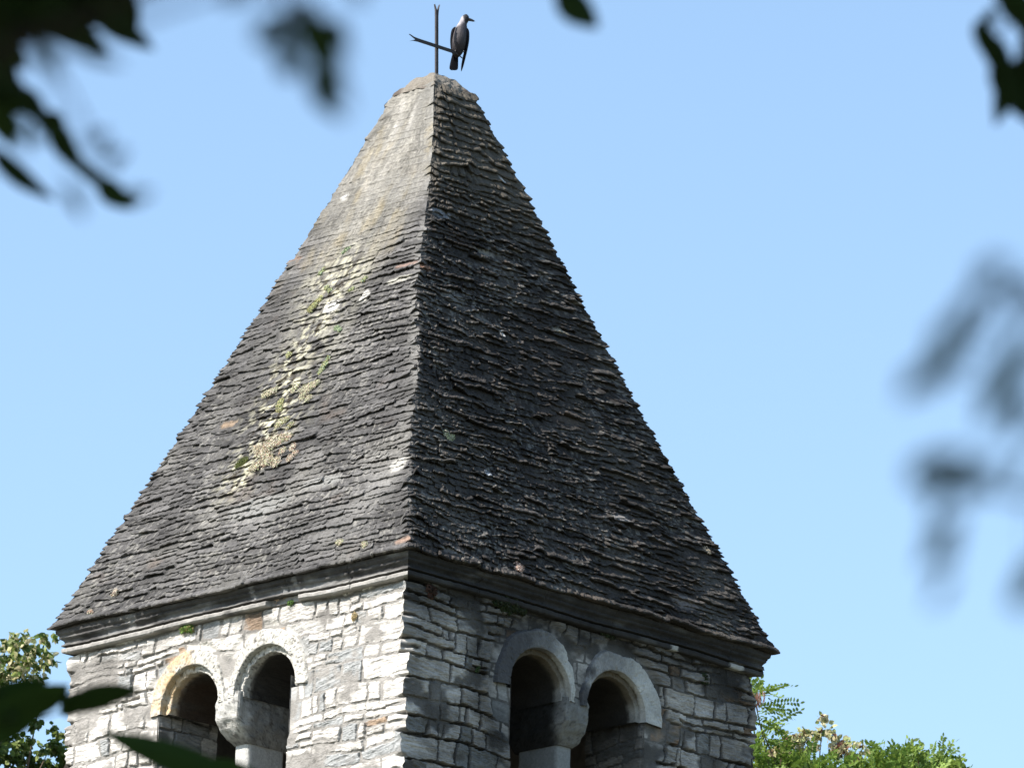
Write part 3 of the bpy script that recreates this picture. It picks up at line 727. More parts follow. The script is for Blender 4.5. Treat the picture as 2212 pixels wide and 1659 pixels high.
forked_bar('cross_bar', -0.318, 0.262, 0.0125, True, 0.015, 0.062, lambda x, y, d: (CX+x-0.008, CY+d-0.018, BARZ+y+0.012*x+0.004*math.cos(x*9)), 0.012, M_iron, cross)

# ---------------------------------------------------------------- crow
RV = Vector((0.7071, -0.7071, 0)); TV = Vector((-0.7071, -0.7071, 0)); UV = Vector((0, 0, 1))
_fr = Vector((RT[0], RT[1], 0)).normalized(); RV = _fr; TV = Vector((-FW[0], -FW[1], 0)).normalized()
PER = Vector((CX+0.205, CY-0.02, BARZ+0.018))
def cw(r, t, u): return PER+RV*r+TV*t+UV*u
def loft(name, secs, m, parent, colf=None, nseg=24, up=(0, 0, 1), sub=3, rough=0.0):
    """secs: (r,t,u, half width, half depth[, yaw])"""
    S = np.array([list(s)+[0]*(6-len(s)) for s in secs], float)
    tt = np.arange(len(S)); ti = np.linspace(0, len(S)-1, (len(S)-1)*sub+1)
    # catmull-rom
    def cr(a):
        o = []
        for x in ti:
            i = min(int(x), len(a)-2); f = x-i
            p0, p1, p2, p3 = a[max(i-1, 0)], a[i], a[i+1], a[min(i+2, len(a)-1)]
            o.append(0.5*((2*p1)+(-p0+p2)*f+(2*p0-5*p1+4*p2-p3)*f*f+(-p0+3*p1-3*p2+p3)*f**3))
        return np.array(o)
    P = np.stack([cr(S[:, k]) for k in range(6)], 1)
    P[:, 3:5] = np.maximum(P[:, 3:5], 0.0008)
    V, L = [], []
    for i in range(len(P)):
        c = Vector(P[i, :3]); tan = Vector(P[min(i+1, len(P)-1), :3])-Vector(P[max(i-1, 0), :3]); tan.normalize()
        ax = Vector((math.cos(P[i, 5]), math.sin(P[i, 5]), 0)); ax = (ax-tan*ax.dot(tan)).normalized(); ay = tan.cross(ax)
        for k in range(nseg):
            a = 2*math.pi*k/nseg
            q = c+ax*math.cos(a)*P[i, 3]+ay*math.sin(a)*P[i, 4]
            L.append(tuple(q)); V.append(tuple(cw(*q)))
    V += [tuple(cw(*P[0, :3])), tuple(cw(*P[-1, :3]))]; L += [tuple(P[0, :3]), tuple(P[-1, :3])]
    V = np.array(V); L = np.array(L)
    if rough: V = V+(fbm(L[:, 0]*60, L[:, 1]*60, L[:, 2]*30, 9)*rough)[:, None]*np.array([0.6, -0.5, 0.5])
    i = np.arange(len(P)-1)[:, None]*nseg+np.arange(nseg)[None, :]; j = np.arange(len(P)-1)[:, None]*nseg+(np.arange(nseg)[None, :]+1) % nseg
    q = np.stack([i, j, j+nseg, i+nseg], -1).reshape(-1, 4); nb = len(V)-2
    tri = np.array([(nb, (k+1) % nseg, k) for k in range(nseg)]+[(nb+1, nb-nseg+k, nb-nseg+(k+1) % nseg) for k in range(nseg)])
    me = mesh(name, V, [q, tri], colf(L) if colf is not None else None)
    bm = bmesh.new(); bm.from_mesh(me); bmesh.ops.recalc_face_normals(bm, faces=bm.faces); bm.to_mesh(me); bm.free()
    return link(name, me, m, parent, smooth=True)
M_feather = mat('crow_feathers', attr=True, rough=0.6, bump=0.35, bscale=160, bstretch=(1, 1, 0.35), var=0.3, vscale=120, spec=0.35)
M_black = mat('black_feathers', color=(0.0035, 0.0035, 0.006), rough=0.7, bump=0.3, bscale=150, bstretch=(1, 1, 0.3), var=0.3, vscale=90, spec=0.08)
M_bill = mat('black_horn', color=(0.012, 0.012, 0.014), rough=0.4, bump=0.1, bscale=200, var=0.2, vscale=90, spec=0.5)
crow = empty('crow', tuple(PER)); tag(crow, 'grey and black hooded crow perched on the crossbar with its head turned right', 'crow')
def crow_col(L):
    r, t, u = L[:, 0], L[:, 1], L[:, 2]
    C = np.tile(np.array([[0.048, 0.042, 0.046]]), (len(L), 1))  # grey plumage painted dark as if in shade, the belly darker still
    C = mix(C, np.array([0.030, 0.025, 0.030]), sst(0.10, 0.04, u)*0.9)
    C = C*(1+0.35*fbm(r*70, t*70, u*25, 4)[:, None])
    C = mix(C, np.array([0.34, 0.32, 0.34]), sst(0.190, 0.222, u-0.5*r)*sst(0.035, 0.01, r-0.02))  # nape painted pale as if catching the sun
    bib = sst(0.20, 0.16, np.abs(r-0.018)*2.5+0.10+0*u)*sst(0.13, 0.165, u)*sst(-0.01, 0.02, t)*sst(0.26, 0.22, u)
    C = mix(C, np.array([0.03, 0.03, 0.04]), bib*0.75*sst(0.0, 0.02, r))
    hood = sst(0.026, 0.034, r+0.30*(u-0.275))*sst(0.222, 0.240, u)
    hood = np.maximum(hood, sst(0.299, 0.305, u)*sst(0.02, 0.035, r))
    C = mix(C, np.array([0.010, 0.010, 0.014]), hood)
    return C
body = loft('body', [(-0.014, -0.035, -0.040, 0.012, 0.010), (-0.012, -0.025, -0.022, 0.030, 0.022), (-0.008, -0.008, 0.006, 0.047, 0.038), (-0.002, 0.002, 0.050, 0.060, 0.056), (0.004, 0.008, 0.100, 0.062, 0.062),
      (0.010, 0.010, 0.145, 0.056, 0.056), (0.016, 0.006, 0.185, 0.047, 0.047), (0.022, 0.000, 0.215, 0.038, 0.037), (0.030, -0.003, 0.243, 0.031, 0.031), (0.040, -0.003, 0.268, 0.033, 0.029), (0.044, -0.003, 0.288, 0.029, 0.025), (0.043, -0.003, 0.304, 0.018, 0.015), (0.041, -0.003, 0.311, 0.003, 0.003)],
      M_feather, crow, crow_col, nseg=32, sub=4, rough=0.003)
loft('beak', [(0.066, -0.001, 0.272, 0.011, 0.012), (0.082, 0.001, 0.268, 0.0095, 0.0095), (0.100, 0.004, 0.262, 0.007, 0.0065), (0.114, 0.007, 0.256, 0.004, 0.0035), (0.122, 0.008, 0.250, 0.001, 0.001)], M_bill, crow, nseg=12, up=(0, 0, 1))
loft('beak', [(0.066, 0.000, 0.262, 0.006, 0.008), (0.085, 0.002, 0.258, 0.004, 0.006), (0.108, 0.006, 0.2505, 0.002, 0.003), (0.114, 0.007, 0.2495, 0.0008, 0.001)], M_bill, crow, nseg=12)
# eye
_e = cw(0.056, 0.0235, 0.279)
bm = bmesh.new(); bmesh.ops.create_uvsphere(bm, u_segments=12, v_segments=8, radius=0.0045, matrix=Matrix.Translation(_e)); me = bpy.data.meshes.new('eye'); bm.to_mesh(me); bm.free(); link('eye', me, mat('eye_dark', color=(0.008, 0.007, 0.006), rough=0.1, spec=0.8), crow, smooth=True)
loft('wing', [(-0.030, -0.002, 0.196, 0.010, 0.018), (-0.046, -0.002, 0.172, 0.015, 0.034), (-0.054, -0.004, 0.130, 0.014, 0.045), (-0.057, -0.010, 0.080, 0.012, 0.046), (-0.052, -0.020, 0.030, 0.010, 0.038), (-0.042, -0.034, -0.010, 0.008, 0.024), (-0.033, -0.046, -0.050, 0.005, 0.012), (-0.028, -0.052, -0.080, 0.002, 0.003)], M_black, crow, nseg=16)
loft('wing', [(0.048, -0.002, 0.196, 0.010, 0.018), (0.062, -0.002, 0.172, 0.015, 0.034), (0.068, -0.004, 0.125, 0.014, 0.045), (0.066, -0.012, 0.075, 0.013, 0.046), (0.058, -0.024, 0.020, 0.012, 0.038), (0.046, -0.040, -0.035, 0.012, 0.026), (0.036, -0.052, -0.090, 0.010, 0.016), (0.030, -0.058, -0.125, 0.006, 0.008), (0.027, -0.060, -0.146, 0.001, 0.001)], M_black, crow, nseg=16)
loft('tail', [(-0.020, -0.036, 0.010, 0.020, 0.010), (-0.026, -0.044, -0.030, 0.026, 0.009), (-0.030, -0.050, -0.075, 0.031, 0.006), (-0.033, -0.055, -0.115, 0.034, 0.004), (-0.034, -0.057, -0.132, 0.030, 0.003), (-0.034, -0.058, -0.139, 0.017, 0.001)], M_black, crow, nseg=16)
for fx in (-0.036, 0.030):
    leg = loft('leg', [(fx, 0.012, 0.040, 0.012, 0.012), (fx, 0.014, 0.022, 0.007, 0.007), (fx, 0.015, 0.008, 0.004, 0.004), (fx, 0.014, 0.000, 0.0045, 0.0045)], M_bill, crow, nseg=10)
    for k, dx in enumerate((-0.012, 0.0, 0.012)):
        loft('toe', [(fx, 0.010, 0.003, 0.0035, 0.0035), (fx+dx*0.7, 0.028, 0.002, 0.003, 0.003), (fx+dx, 0.036, -0.010, 0.0028, 0.0028), (fx+dx, 0.034, -0.022, 0.0015, 0.0015)], M_bill, leg, nseg=8)
    loft('toe', [(fx, 0.010, 0.003, 0.003, 0.003), (fx, -0.008, 0.002, 0.003, 0.003), (fx, -0.018, -0.010, 0.002, 0.002)], M_bill, leg, nseg=8)

# ---------------------------------------------------------------- small plants growing on the masonry
M_plant = mat('small_leaves', attr=True, rough=0.7, var=0.25, vscale=60, trans=0.25)
def orient(nv):
    a = np.cross(nv, np.tile([0.13, 0.31, 0.94], (len(nv), 1))); a /= np.linalg.norm(a, axis=1)[:, None]+1e-9
    return a, np.cross(nv, a)
def leaf_cloud(P, Nn, L, Wd, rs, bend=0.2):
    """six-sided leaves at P, normal Nn, length L, width Wd; random spin"""
    n = len(P); a, b = orient(Nn)
    th = rs.uniform(0, 2*math.pi, n)[:, None]
    d = a*np.cos(th)+b*np.sin(th); s_ = np.cross(Nn, d)
    return leaf_dir(P, d, s_, Nn, L, Wd, bend)
def leaf_dir(P, d, s_, Nn, L, Wd, bend=0.2):
    n = len(P); L = np.broadcast_to(L, (n,))[:, None]; Wd = np.broadcast_to(Wd, (n,))[:, None]
    o = [P, P+d*L*0.35+s_*Wd*0.5-Nn*L*bend*0.3, P+d*L*0.72+s_*Wd*0.38-Nn*L*bend*0.5, P+d*L-Nn*L*bend, P+d*L*0.72-s_*Wd*0.38-Nn*L*bend*0.5, P+d*L*0.35-s_*Wd*0.5-Nn*L*bend*0.3]
    V = np.stack(o, 1).reshape(-1, 3)
    i = np.arange(n)[:, None]*6
    F = np.concatenate([i+np.array([0, 1, 2, 3]), i+np.array([0, 3, 4, 5])])
    return V, F
def nrm(a): return a/(np.linalg.norm(a, axis=-1, keepdims=True)+1e-9)
def surface(X, Y, ax=None, val=None):
    if ax is not None:
        p = on_plane(X, Y, ax, val); n = np.zeros(3); n[ax] = -1; return p, n
    o = Vector(CPOS); d = Vector(ray(X, Y))
    h, nn, i, dist = roof_bvh.ray_cast(o, d)
    if h is None: return None, None
    left = X < 900-(Y-1180)*-0.055
    n = nrm(np.array([-0.913, 0, 0.407] if left else [0, -0.913, 0.407]))
    return np.array(h), n
def clump(name, label, cat, pts, size, cols, ax=None, val=None, n=160, leaf=0.012, seed=1, group=None, tall=0.35, slim=0.6):
    rs = np.random.default_rng(seed)
    Ps, Ns = [], []
    for (X, Y, r) in pts:
        p, nn = surface(X, Y, ax, val)
        if p is None: continue
        rr = r/280.0
        m = max(40, int(3.2*n*(r/12.0)**2)); rr = rr*1.25; p = p+nn*rr*0.25
        q = rs.normal(0, 1, (m, 3)); q = nrm(q)*rs.uniform(0.3, 1, m)[:, None]**0.6
        q[:, :] -= np.minimum(q@nn, 0)[:, None]*nn*1.2
        lump = 1+0.35*fbm(q[:, 0]*2+seed, q[:, 1]*2, q[:, 2]*2, seed, 2)[:, None]
        P = p+q*rr*lump*np.array([1, 1, 1.0]) - nn*(q@nn)[:, None]*rr*(1-tall)
        Ps.append(P); Ns.append(nrm(q+nn*0.6+rs.normal(0, 0.45, (m, 3))))
    P = np.concatenate(Ps); Nn = np.concatenate(Ns)
    V, F = leaf_cloud(P, Nn, leaf*rs.uniform(0.6, 1.3, len(P)), leaf*slim*rs.uniform(0.7, 1.2, len(P)), rs, 0.35)
    ci = rs.integers(0, len(cols), len(P)); C = np.repeat(np.clip(np.array(cols)[ci]*1.2, 0, 0.85)*rs.uniform(0.45, 1.15, (len(P), 1)), 6, 0)
    # set the origin at the clump
    c0 = P.mean(0)
    o = link(name, mesh(name, V-c0, F, C), M_plant); o.location = c0
    tag(o, label, cat, group)
    return o
PALE = [(0.60, 0.56, 0.40), (0.48, 0.52, 0.30), (0.64, 0.52, 0.42), (0.55, 0.58, 0.42), (0.70, 0.66, 0.54)]
PINK = [(0.64, 0.50, 0.42), (0.70, 0.62, 0.52), (0.56, 0.58, 0.42), (0.72, 0.66, 0.56), (0.45, 0.28, 0.20)]
YEL = [(0.46, 0.46, 0.20), (0.55, 0.50, 0.28), (0.38, 0.44, 0.24)]
GRN = [(0.30, 0.42, 0.26), (0.40, 0.50, 0.34), (0.46, 0.50, 0.30)]
DGR = [(0.07, 0.10, 0.02), (0.11, 0.14, 0.03), (0.16, 0.17, 0.06)]
clump('stonecrop_clump', 'largest cream and pink stonecrop mat low on the sunlit roof face', 'stonecrop', [(590, 960, 17), (607, 952, 15), (570, 978, 17), (625, 945, 10), (580, 995, 17), (556, 1008, 12), (598, 1000, 13), (560, 970, 11), (612, 975, 9), (545, 1012, 7)], 0, PINK+PALE[:2], seed=1)
clump('stonecrop_clump', 'small stonecrop tufts just right of the largest mat', 'stonecrop', [(634, 968, 9), (638, 980, 8), (628, 990, 9), (636, 956, 7)], 0, PINK, seed=2)
clump('moss_cushion', 'round dark green moss cushion left of the largest stonecrop mat', 'moss', [(522, 1002, 13), (531, 995, 9), (515, 1006, 8)], 0, DGR, seed=3, leaf=0.009)
clump('stonecrop_clump', 'yellowish stonecrop clump above the largest mat', 'stonecrop', [(609, 915, 11), (601, 921, 8), (620, 907, 8), (630, 918, 7), (622, 925, 6)], 0, YEL+PALE, seed=4)
clump('stonecrop_clump', 'cream stonecrop clump at mid height with a ragged drooping edge', 'stonecrop', [(664, 845, 15), (676, 836, 12), (655, 858, 10), (668, 862, 9), (685, 828, 8), (640, 838, 9), (634, 845, 7)], 0, PALE, seed=5)
clump('stonecrop_clump', 'pale stonecrop strip leftmost of the mid height clumps', 'stonecrop', [(578, 852, 9), (586, 848, 9), (595, 843, 8), (571, 856, 7)], 0, PALE, seed=6)
clump('stonecrop_clump', 'thin stonecrop tuft between the mid height clumps and the yellowish clump', 'stonecrop', [(606, 885, 9), (604, 876, 8), (608, 868, 8)], 0, YEL, seed=7)
clump('stonecrop_clump', 'green stonecrop streak above the cream mid height clump', 'stonecrop', [(697, 798, 8), (703, 788, 8), (709, 775, 6), (690, 806, 5)], 0, GRN+YEL, seed=8)
clump('stonecrop_clump', 'lone tiny yellow tuft left of the green streak', 'stonecrop', [(624, 768, 7), (629, 765, 4)], 0, YEL, seed=9)
clump('stonecrop_clump', 'bright yellow green tuft beside the white lichen spot', 'stonecrop', [(674, 668, 9), (681, 660, 9), (688, 652, 8), (694, 646, 7)], 0, YEL, seed=10)
clump('stonecrop_clump', 'pale green tuft below the white lichen spot', 'stonecrop', [(728, 710, 7), (734, 713, 6)], 0, GRN, seed=11)
clump('stonecrop_clump', 'highest green tuft on the sunlit roof face', 'stonecrop', [(748, 541, 6), (742, 546, 5), (755, 537, 4)], 0, GRN, seed=12)
for lab_, pt_, sd_2 in (('yellow tuft left of the upper lichen trail above the tuft by the white spot', [(700, 583, 6), (694, 590, 6)], 40), ('yellow tuft inside the upper lichen trail', [(706, 622, 6), (713, 628, 6)], 41), ('small green tuft on the right side of the upper lichen trail', [(790, 602, 6), (785, 606, 5)], 42), ('tiny green tuft in the middle of the upper lichen trail', [(757, 628, 5), (762, 624, 5)], 43)):
    clump('stonecrop_clump', lab_, 'stonecrop', pt_, 0, YEL+GRN, seed=sd_2)
clump('stonecrop_clump', 'pale green tuft on the shaded roof face near the hip', 'stonecrop', [(963, 938, 8), (970, 947, 8), (976, 944, 6)], 0, [(0.62, 0.64, 0.46), (0.48, 0.55, 0.32), (0.70, 0.68, 0.55)], seed=14)
clump('stonecrop_clump', 'pinkish tuft hanging over the eaves above the arches', 'stonecrop', [(1118, 1220, 8), (1122, 1230, 8), (1126, 1224, 6), (1114, 1228, 5)], 0, [(0.72, 0.52, 0.44), (0.74, 0.62, 0.54), (0.55, 0.38, 0.30)], seed=15)
clump('stonecrop_clump', 'cream tuft near the right edge of the shaded roof face', 'stonecrop', [(1524, 1188, 8), (1530, 1192, 6)], 0, [(0.66, 0.56, 0.40), (0.70, 0.60, 0.50)], seed=16)
clump('stonecrop_clump', 'pale tuft on the lowest slabs near the left eave corner', 'stonecrop', [(195, 1321, 6), (200, 1325, 4)], 0, PINK, seed=17)
clump('stonecrop_clump', 'pale tuft second from the left eave corner on the lowest slabs', 'stonecrop', [(250, 1278, 7), (246, 1283, 6), (253, 1283, 5)], 0, PINK, seed=18)
clump('stonecrop_clump', 'cream tuft on the sunlit eave slabs nearest the front hip', 'stonecrop', [(790, 1178, 7), (786, 1175, 6)], 0, PALE, seed=19)
clump('stonecrop_clump', 'cream tuft on the sunlit eave slabs second from the front hip', 'stonecrop', [(736, 1172, 7), (731, 1171, 6)], 0, PALE, seed=28)
clump('wall_fern', 'small bright green fern rooted under the sunlit cornice above the orange arch', 'fern', [(404, 1353, 12), (396, 1360, 8), (412, 1357, 8), (403, 1345, 7)], 0, [(0.10, 0.20, 0.04), (0.16, 0.26, 0.06), (0.24, 0.22, 0.08)], ax=0, val=-AW-0.03, seed=20, leaf=0.022, n=70)
clump('wall_fern', 'tiny green sprout in the gap of the broken cornice', 'fern', [(627, 1303, 7), (632, 1301, 6)], 0, [(0.10, 0.20, 0.04), (0.16, 0.26, 0.08)], ax=0, val=-AW-0.02, seed=21, leaf=0.015, n=60)
clump('dry_tuft', 'straw coloured tuft on the sunlit wall under the cornice near the corner', 'dry plant', [(767, 1330, 7), (764, 1336, 5)], 0, [(0.45, 0.34, 0.16), (0.5, 0.42, 0.25)], ax=0, val=-AW-0.02, seed=22)
clump('wall_fern', 'wide dark green plant hanging under the shaded cornice', 'fern', [(1075, 1298, 12), (1092, 1303, 14), (1110, 1308, 14), (1128, 1318, 10), (1100, 1318, 9), (1085, 1312, 8)], 0, [(0.020, 0.035, 0.012), (0.035, 0.05, 0.018), (0.05, 0.055, 0.03)], ax=1, val=-AW-0.03, seed=23, leaf=0.020, n=110)
clump('wall_fern', 'reddish brown dried plant under the shaded cornice beside the corner', 'dry plant', [(928, 1272, 10), (938, 1278, 8), (930, 1288, 7)], 0, [(0.10, 0.05, 0.035), (0.06, 0.04, 0.03)], ax=1, val=-AW-0.03, seed=24, leaf=0.018, n=80)
clump('wall_fern', 'dark green tuft on the shaded wall right of the far arch', 'fern', [(1520, 1462, 9), (1516, 1470, 6), (1524, 1472, 6)], 0, [(0.03, 0.05, 0.02), (0.05, 0.065, 0.03)], ax=1, val=-AW-0.02, seed=25, leaf=0.015, n=90)
clump('wall_fern', 'small green sprig between stones left of the near shaded arch', 'fern', [(1032, 1438, 6), (1030, 1448, 5)], 0, [(0.05, 0.09, 0.03), (0.07, 0.11, 0.04)], ax=1, val=-AW-0.02, seed=26, leaf=0.014, n=70)
clump('wall_fern', 'dark ivy wisps on the wall between the crowns of the shaded arches', 'fern', [(1310, 1368, 9), (1320, 1373, 9), (1300, 1364, 8)], 0, [(0.03, 0.045, 0.02), (0.045, 0.055, 0.03)], ax=1, val=-AW-0.02, seed=27, leaf=0.015, n=60)

# ---------------------------------------------------------------- trees
M_bark = mat('bark', color=(0.13, 0.10, 0.075), bump=0.8, bscale=14, bstretch=(1, 1, 0.3), var=0.35, vscale=9)
M_nbark = mat('dark_bark', color=(0.022, 0.018, 0.014), bump=0.5, bscale=30, var=0.3, vscale=20, spec=0.05)
M_leaf = mat('tree_leaves', attr=True, rough=0.55, var=0.15, vscale=3, trans=0.40, spec=0.35)
M_nleaf = mat('near_leaves', attr=True, rough=0.75, var=0.2, vscale=8, trans=0.14, spec=0.1)
def tube_data(pts, radii, seg=8):
    pts = [np.array(p, float) for p in pts]; V = []
    for i, p in enumerate(pts):
        t = nrm(pts[min(i+1, len(pts)-1)]-pts[max(i-1, 0)])
        a = np.cross(t, [0.2, 0.9, 0.1]); a = nrm(a); b = np.cross(t, a)
        for k in range(seg):
            an = 2*math.pi*k/seg; V.append(p+(a*math.cos(an)+b*math.sin(an))*radii[i])
    n = len(pts); i = np.arange(n-1)[:, None]*seg+np.arange(seg)[None, :]; j = np.arange(n-1)[:, None]*seg+(np.arange(seg)[None, :]+1) % seg
    return np.array(V), np.stack([i, i+seg, j+seg, j], -1).reshape(-1, 4)
class Acc:
    def __init__(s): s.V, s.F, s.C, s.n = [], [], [], 0
    def add(s, V, F, C=None):
        s.V.append(V); s.F.append(F+s.n); s.n += len(V)
        if C is not None: s.C.append(C)
    def build(s, name, m, parent): return link(name, mesh(name, np.concatenate(s.V), np.concatenate(s.F), np.concatenate(s.C) if s.C else None), m, parent)
def bent(p, q, n, amp, rs, sag=0.0):
    p, q = np.array(p, float), np.array(q, float); L = np.linalg.norm(q-p); out = []
    off = rs.normal(0, amp*L, 3); off2 = rs.normal(0, amp*L*0.5, 3)
    for t in np.linspace(0, 1, n): out.append(p*(1-t)+q*t+off*math.sin(math.pi*t)+off2*math.sin(2*math.pi*t)+np.array([0, 0, -sag*L*math.sin(math.pi*t)]))
    return out

def frond_batch(P, D, rs, L=0.24, pairs=8, leaflet=0.058, col=None):
    """pinnate leaves: P base points, D unit directions; returns leaflets"""
    n = len(P)
    side = nrm(np.cross(D, np.tile([0, 0, 1.0], (n, 1))+rs.normal(0, 0.5, (n, 3)))); up = np.cross(side, D)
    Vs, Fs, Cs, base = [], [], [], 0
    Ls = L*rs.uniform(0.7, 1.2, n)
    cc = col if col is not None else np.tile([[0.1, 0.2, 0.03]], (n, 1))
    for k in range(pairs*2+1):
        f = 1.0 if k == pairs*2 else (k//2+1.5)/(pairs+1.5)
        s = 0 if k == pairs*2 else (1 if k % 2 else -1)
        droop = -0.35*f*f
        base_p = P+D*(Ls*f)[:, None]+np.array([0, 0, 1.0])*(droop*Ls*0.6)[:, None]
        d = D if s == 0 else nrm(side*s*0.9+D*0.35+up*rs.normal(0.1, 0.25, (n, 1)))
        nn = nrm(up+rs.normal(0, 0.25, (n, 3))); s2 = nrm(np.cross(nn, d)); nn = np.cross(d, s2)
        V, F = leaf_dir(base_p, d, s2, nn, leaflet*rs.uniform(0.8, 1.1, n)*(1-0.25*abs(f-0.5)), leaflet*0.46, 0.1)
        Vs.append(V); Fs.append(F+base); base += len(V)
        Cs.append(np.repeat(cc*rs.uniform(0.85, 1.15, (n, 1)), 6, 0))
    # stalks
    a = P; b = P+D*Ls[:, None]+np.array([0, 0, 1.0])*(-0.35*0.6*Ls)[:, None]; w_ = side*0.0015
    V = np.stack([a-w_, a+w_, b+w_, b-w_], 1).reshape(-1, 3); F = np.arange(n)[:, None]*4+np.arange(4)
    Vs.append(V); Fs.append(F+base); Cs.append(np.repeat(np.tile([[0.16, 0.16, 0.05]], (n, 1)), 4, 0))
    return np.concatenate(Vs), np.concatenate(Fs), np.concatenate(Cs)

# locust tree behind the tower on the right
rs = np.random.default_rng(31)
DT = 70.0
crest_x = [1560, 1600, 1614, 1640, 1660, 1700, 1750, 1800, 1850, 1880, 1920, 1960, 1990, 2020, 2062, 2110, 2160]
crest_y = [1590, 1600, 1608, 1618, 1634, 1650, 1656, 1656, 1656, 1654, 1644, 1638, 1650, 1650, 1668, 1790, 1980]
locust = empty('locust_tree', tuple(at(1700, 1900, DT)*np.array([1, 1, 0])+np.array([0, 0, GROUND])))
tag(locust, 'feathery green locust tree with brown pods rising behind the right side of the tower', 'tree')
tb = at(1700, 1900, DT)
troot = np.array([tb[0], tb[1], GROUND]); fork = np.array([tb[0]+0.3, tb[1], 9.0]); 
br = Acc()
V, F = tube_data(bent(troot, fork, 12, 0.02, rs), np.linspace(0.28, 0.17, 12), 12); br.add(V, F)
ac = Acc()
def rob_nodes(nodes, per, L=0.24, spread=0.9, tint=1.0, out=None):
    P, D = [], []
    for (p, d) in nodes:
        for k in range(per):
            P.append(p+rs.normal(0, 0.05, 3)); D.append(nrm(np.array(d)+rs.normal(0, spread, 3)))
    P = np.array(P); D = np.array(D)
    n = len(P); g = rs.uniform(0, 1, (n, 1))
    c = np.array([0.10, 0.19, 0.03])*(1-g)+np.array([0.27, 0.38, 0.07])*g
    V, F, C = frond_batch(P, D, rs, L=L*1.12, col=c*tint); ac.add(V, F, C)
RTn = RT; UPn = np.array([0, 0, 1.0])
# upper sprig beside the wall
nodes = []
for (X, Y, dx, dy) in [(1618, 1540, 1.0, 0.35), (1628, 1520, 1.0, 0.2), (1640, 1515, 1.0, 0.1), (1650, 1532, 1.0, -0.1), (1655, 1545, 1.0, -0.2), (1620, 1505, 0.4, 0.9), (1632, 1500, 0.5, 0.9), (1648, 1500, 0.9, 0.5), (1625, 1565, 0.8, -0.2), (1645, 1572, 1.0, -0.3), (1640, 1588, 0.9, 0.0), (1620, 1590, 0.3, 0.2), (1612, 1520, 0.2, 0.6), (1660, 1570, 1.0, -0.35), (1625, 1545, 0.5, 0.0), (1615, 1575, 0.5, 0.0)]:
    nodes.append((at(X, Y, DT+rs.normal(0, 0.15)), RT*dx+UP*dy))
rob_nodes(nodes, 2, spread=0.35, L=0.26)
# crest sprays and the mass beneath
nodes = []
for X in np.arange(1560, 2045, 14.0):
    Y = float(np.interp(X, crest_x, crest_y))
    nodes.append((at(X+rs.normal(0, 4), Y+14+rs.uniform(0, 14), DT+rs.normal(0, 0.4)), RT*rs.normal(0.15, 0.5)+UP*rs.uniform(0.2, 1.0)))
for (X, Y, dx, dy) in [(2025, 1650, 1, 0.25), (2035, 1658, 1, 0.1), (1992, 1648, 0.5, 0.9), (1955, 1650, 0.3, 1.0), (1905, 1650, -0.6, 0.8), (2005, 1655, 0.8, 0.6)]:
    nodes.append((at(X, Y, DT), RT*dx+UP*dy))
rob_nodes(nodes, 6, spread=0.5, L=0.24)
nodes = []
for k in range(760):
    X = rs.uniform(1400, 2070); yc = float(np.interp(X, crest_x, crest_y)) if X > 1560 else 1570
    f = rs.uniform(0, 1)**1.6
    Y = yc+30+f*600
    nodes.append((at(X, Y, DT+rs.normal(0, 0.5+1.2*min(1, f*2))), RT*rs.normal(0, 0.7)+UP*rs.normal(0.4, 0.5)-FW*rs.normal(0.3, 0.6)))
rob_nodes(nodes, 5, spread=0.5, L=0.26)
# lower crown, out of the picture
nodes = []
for k in range(420):
    q = nrm(rs.normal(0, 1, 3))*rs.uniform(0.5, 1)**0.4
    c = np.array([tb[0], tb[1], 12.2]); nodes.append((c+q*np.array([2.3, 2.3, 2.6]), q))
rob_nodes(nodes, 4, spread=0.6, L=0.30)
# limbs
for (X, Y) in [(1628, 1500), (1640, 1560), (1700, 1640), (1760, 1650), (1850, 1655), (1950, 1650), (2030, 1655), (1600, 1640)]:
    e = at(X, Y, DT); q = bent(fork-np.array([0, 0, rs.uniform(0, 1)]), e, 12, 0.05, rs); V, F = tube_data(q, np.linspace(0.07, 0.005, 12), 6); br.add(V, F)
for k in range(8):
    q = nrm(rs.normal(0, 1, 3)); q[2] = abs(q[2])*0.6
    V, F = tube_data(bent(fork, np.array([tb[0], tb[1], 12.0])+q*2.0, 8, 0.06, rs), np.linspace(0.09, 0.01, 8), 6); br.add(V, F)
# twisted brown pods
P, D = [], []
for (cx_, cy_, m) in [(1636, 1502, 34), (1628, 1512, 22), (1612, 1530, 16), (1612, 1580, 8), (1835, 1652, 10), (1700, 1650, 6), (1980, 1655, 4), (1815, 1600, 3)]:
    for k in range(m):
        P.append(at(cx_+rs.normal(0, 9), cy_+rs.normal(0, 8), DT-0.25+rs.normal(0, 0.1))); D.append(nrm(np.array([rs.normal(0, .25), rs.normal(0, .25), -1.0])))
P = np.array(P); D = np.array(D); sd_ = nrm(np.cross(D, rs.normal(0, 1, D.shape))); nn = np.cross(D, sd_)
V, F = leaf_dir(P, D, sd_, nn, 0.085*rs.uniform(0.7, 1.2, len(P)), 0.014, 0.15)
ac.add(V, F, np.repeat(np.array([[0.20, 0.10, 0.075]])*rs.uniform(0.6, 1.6, (len(P), 1)), 6, 0))
ac.build('crown', M_leaf, locust)
br.build('trunk', M_bark, locust)

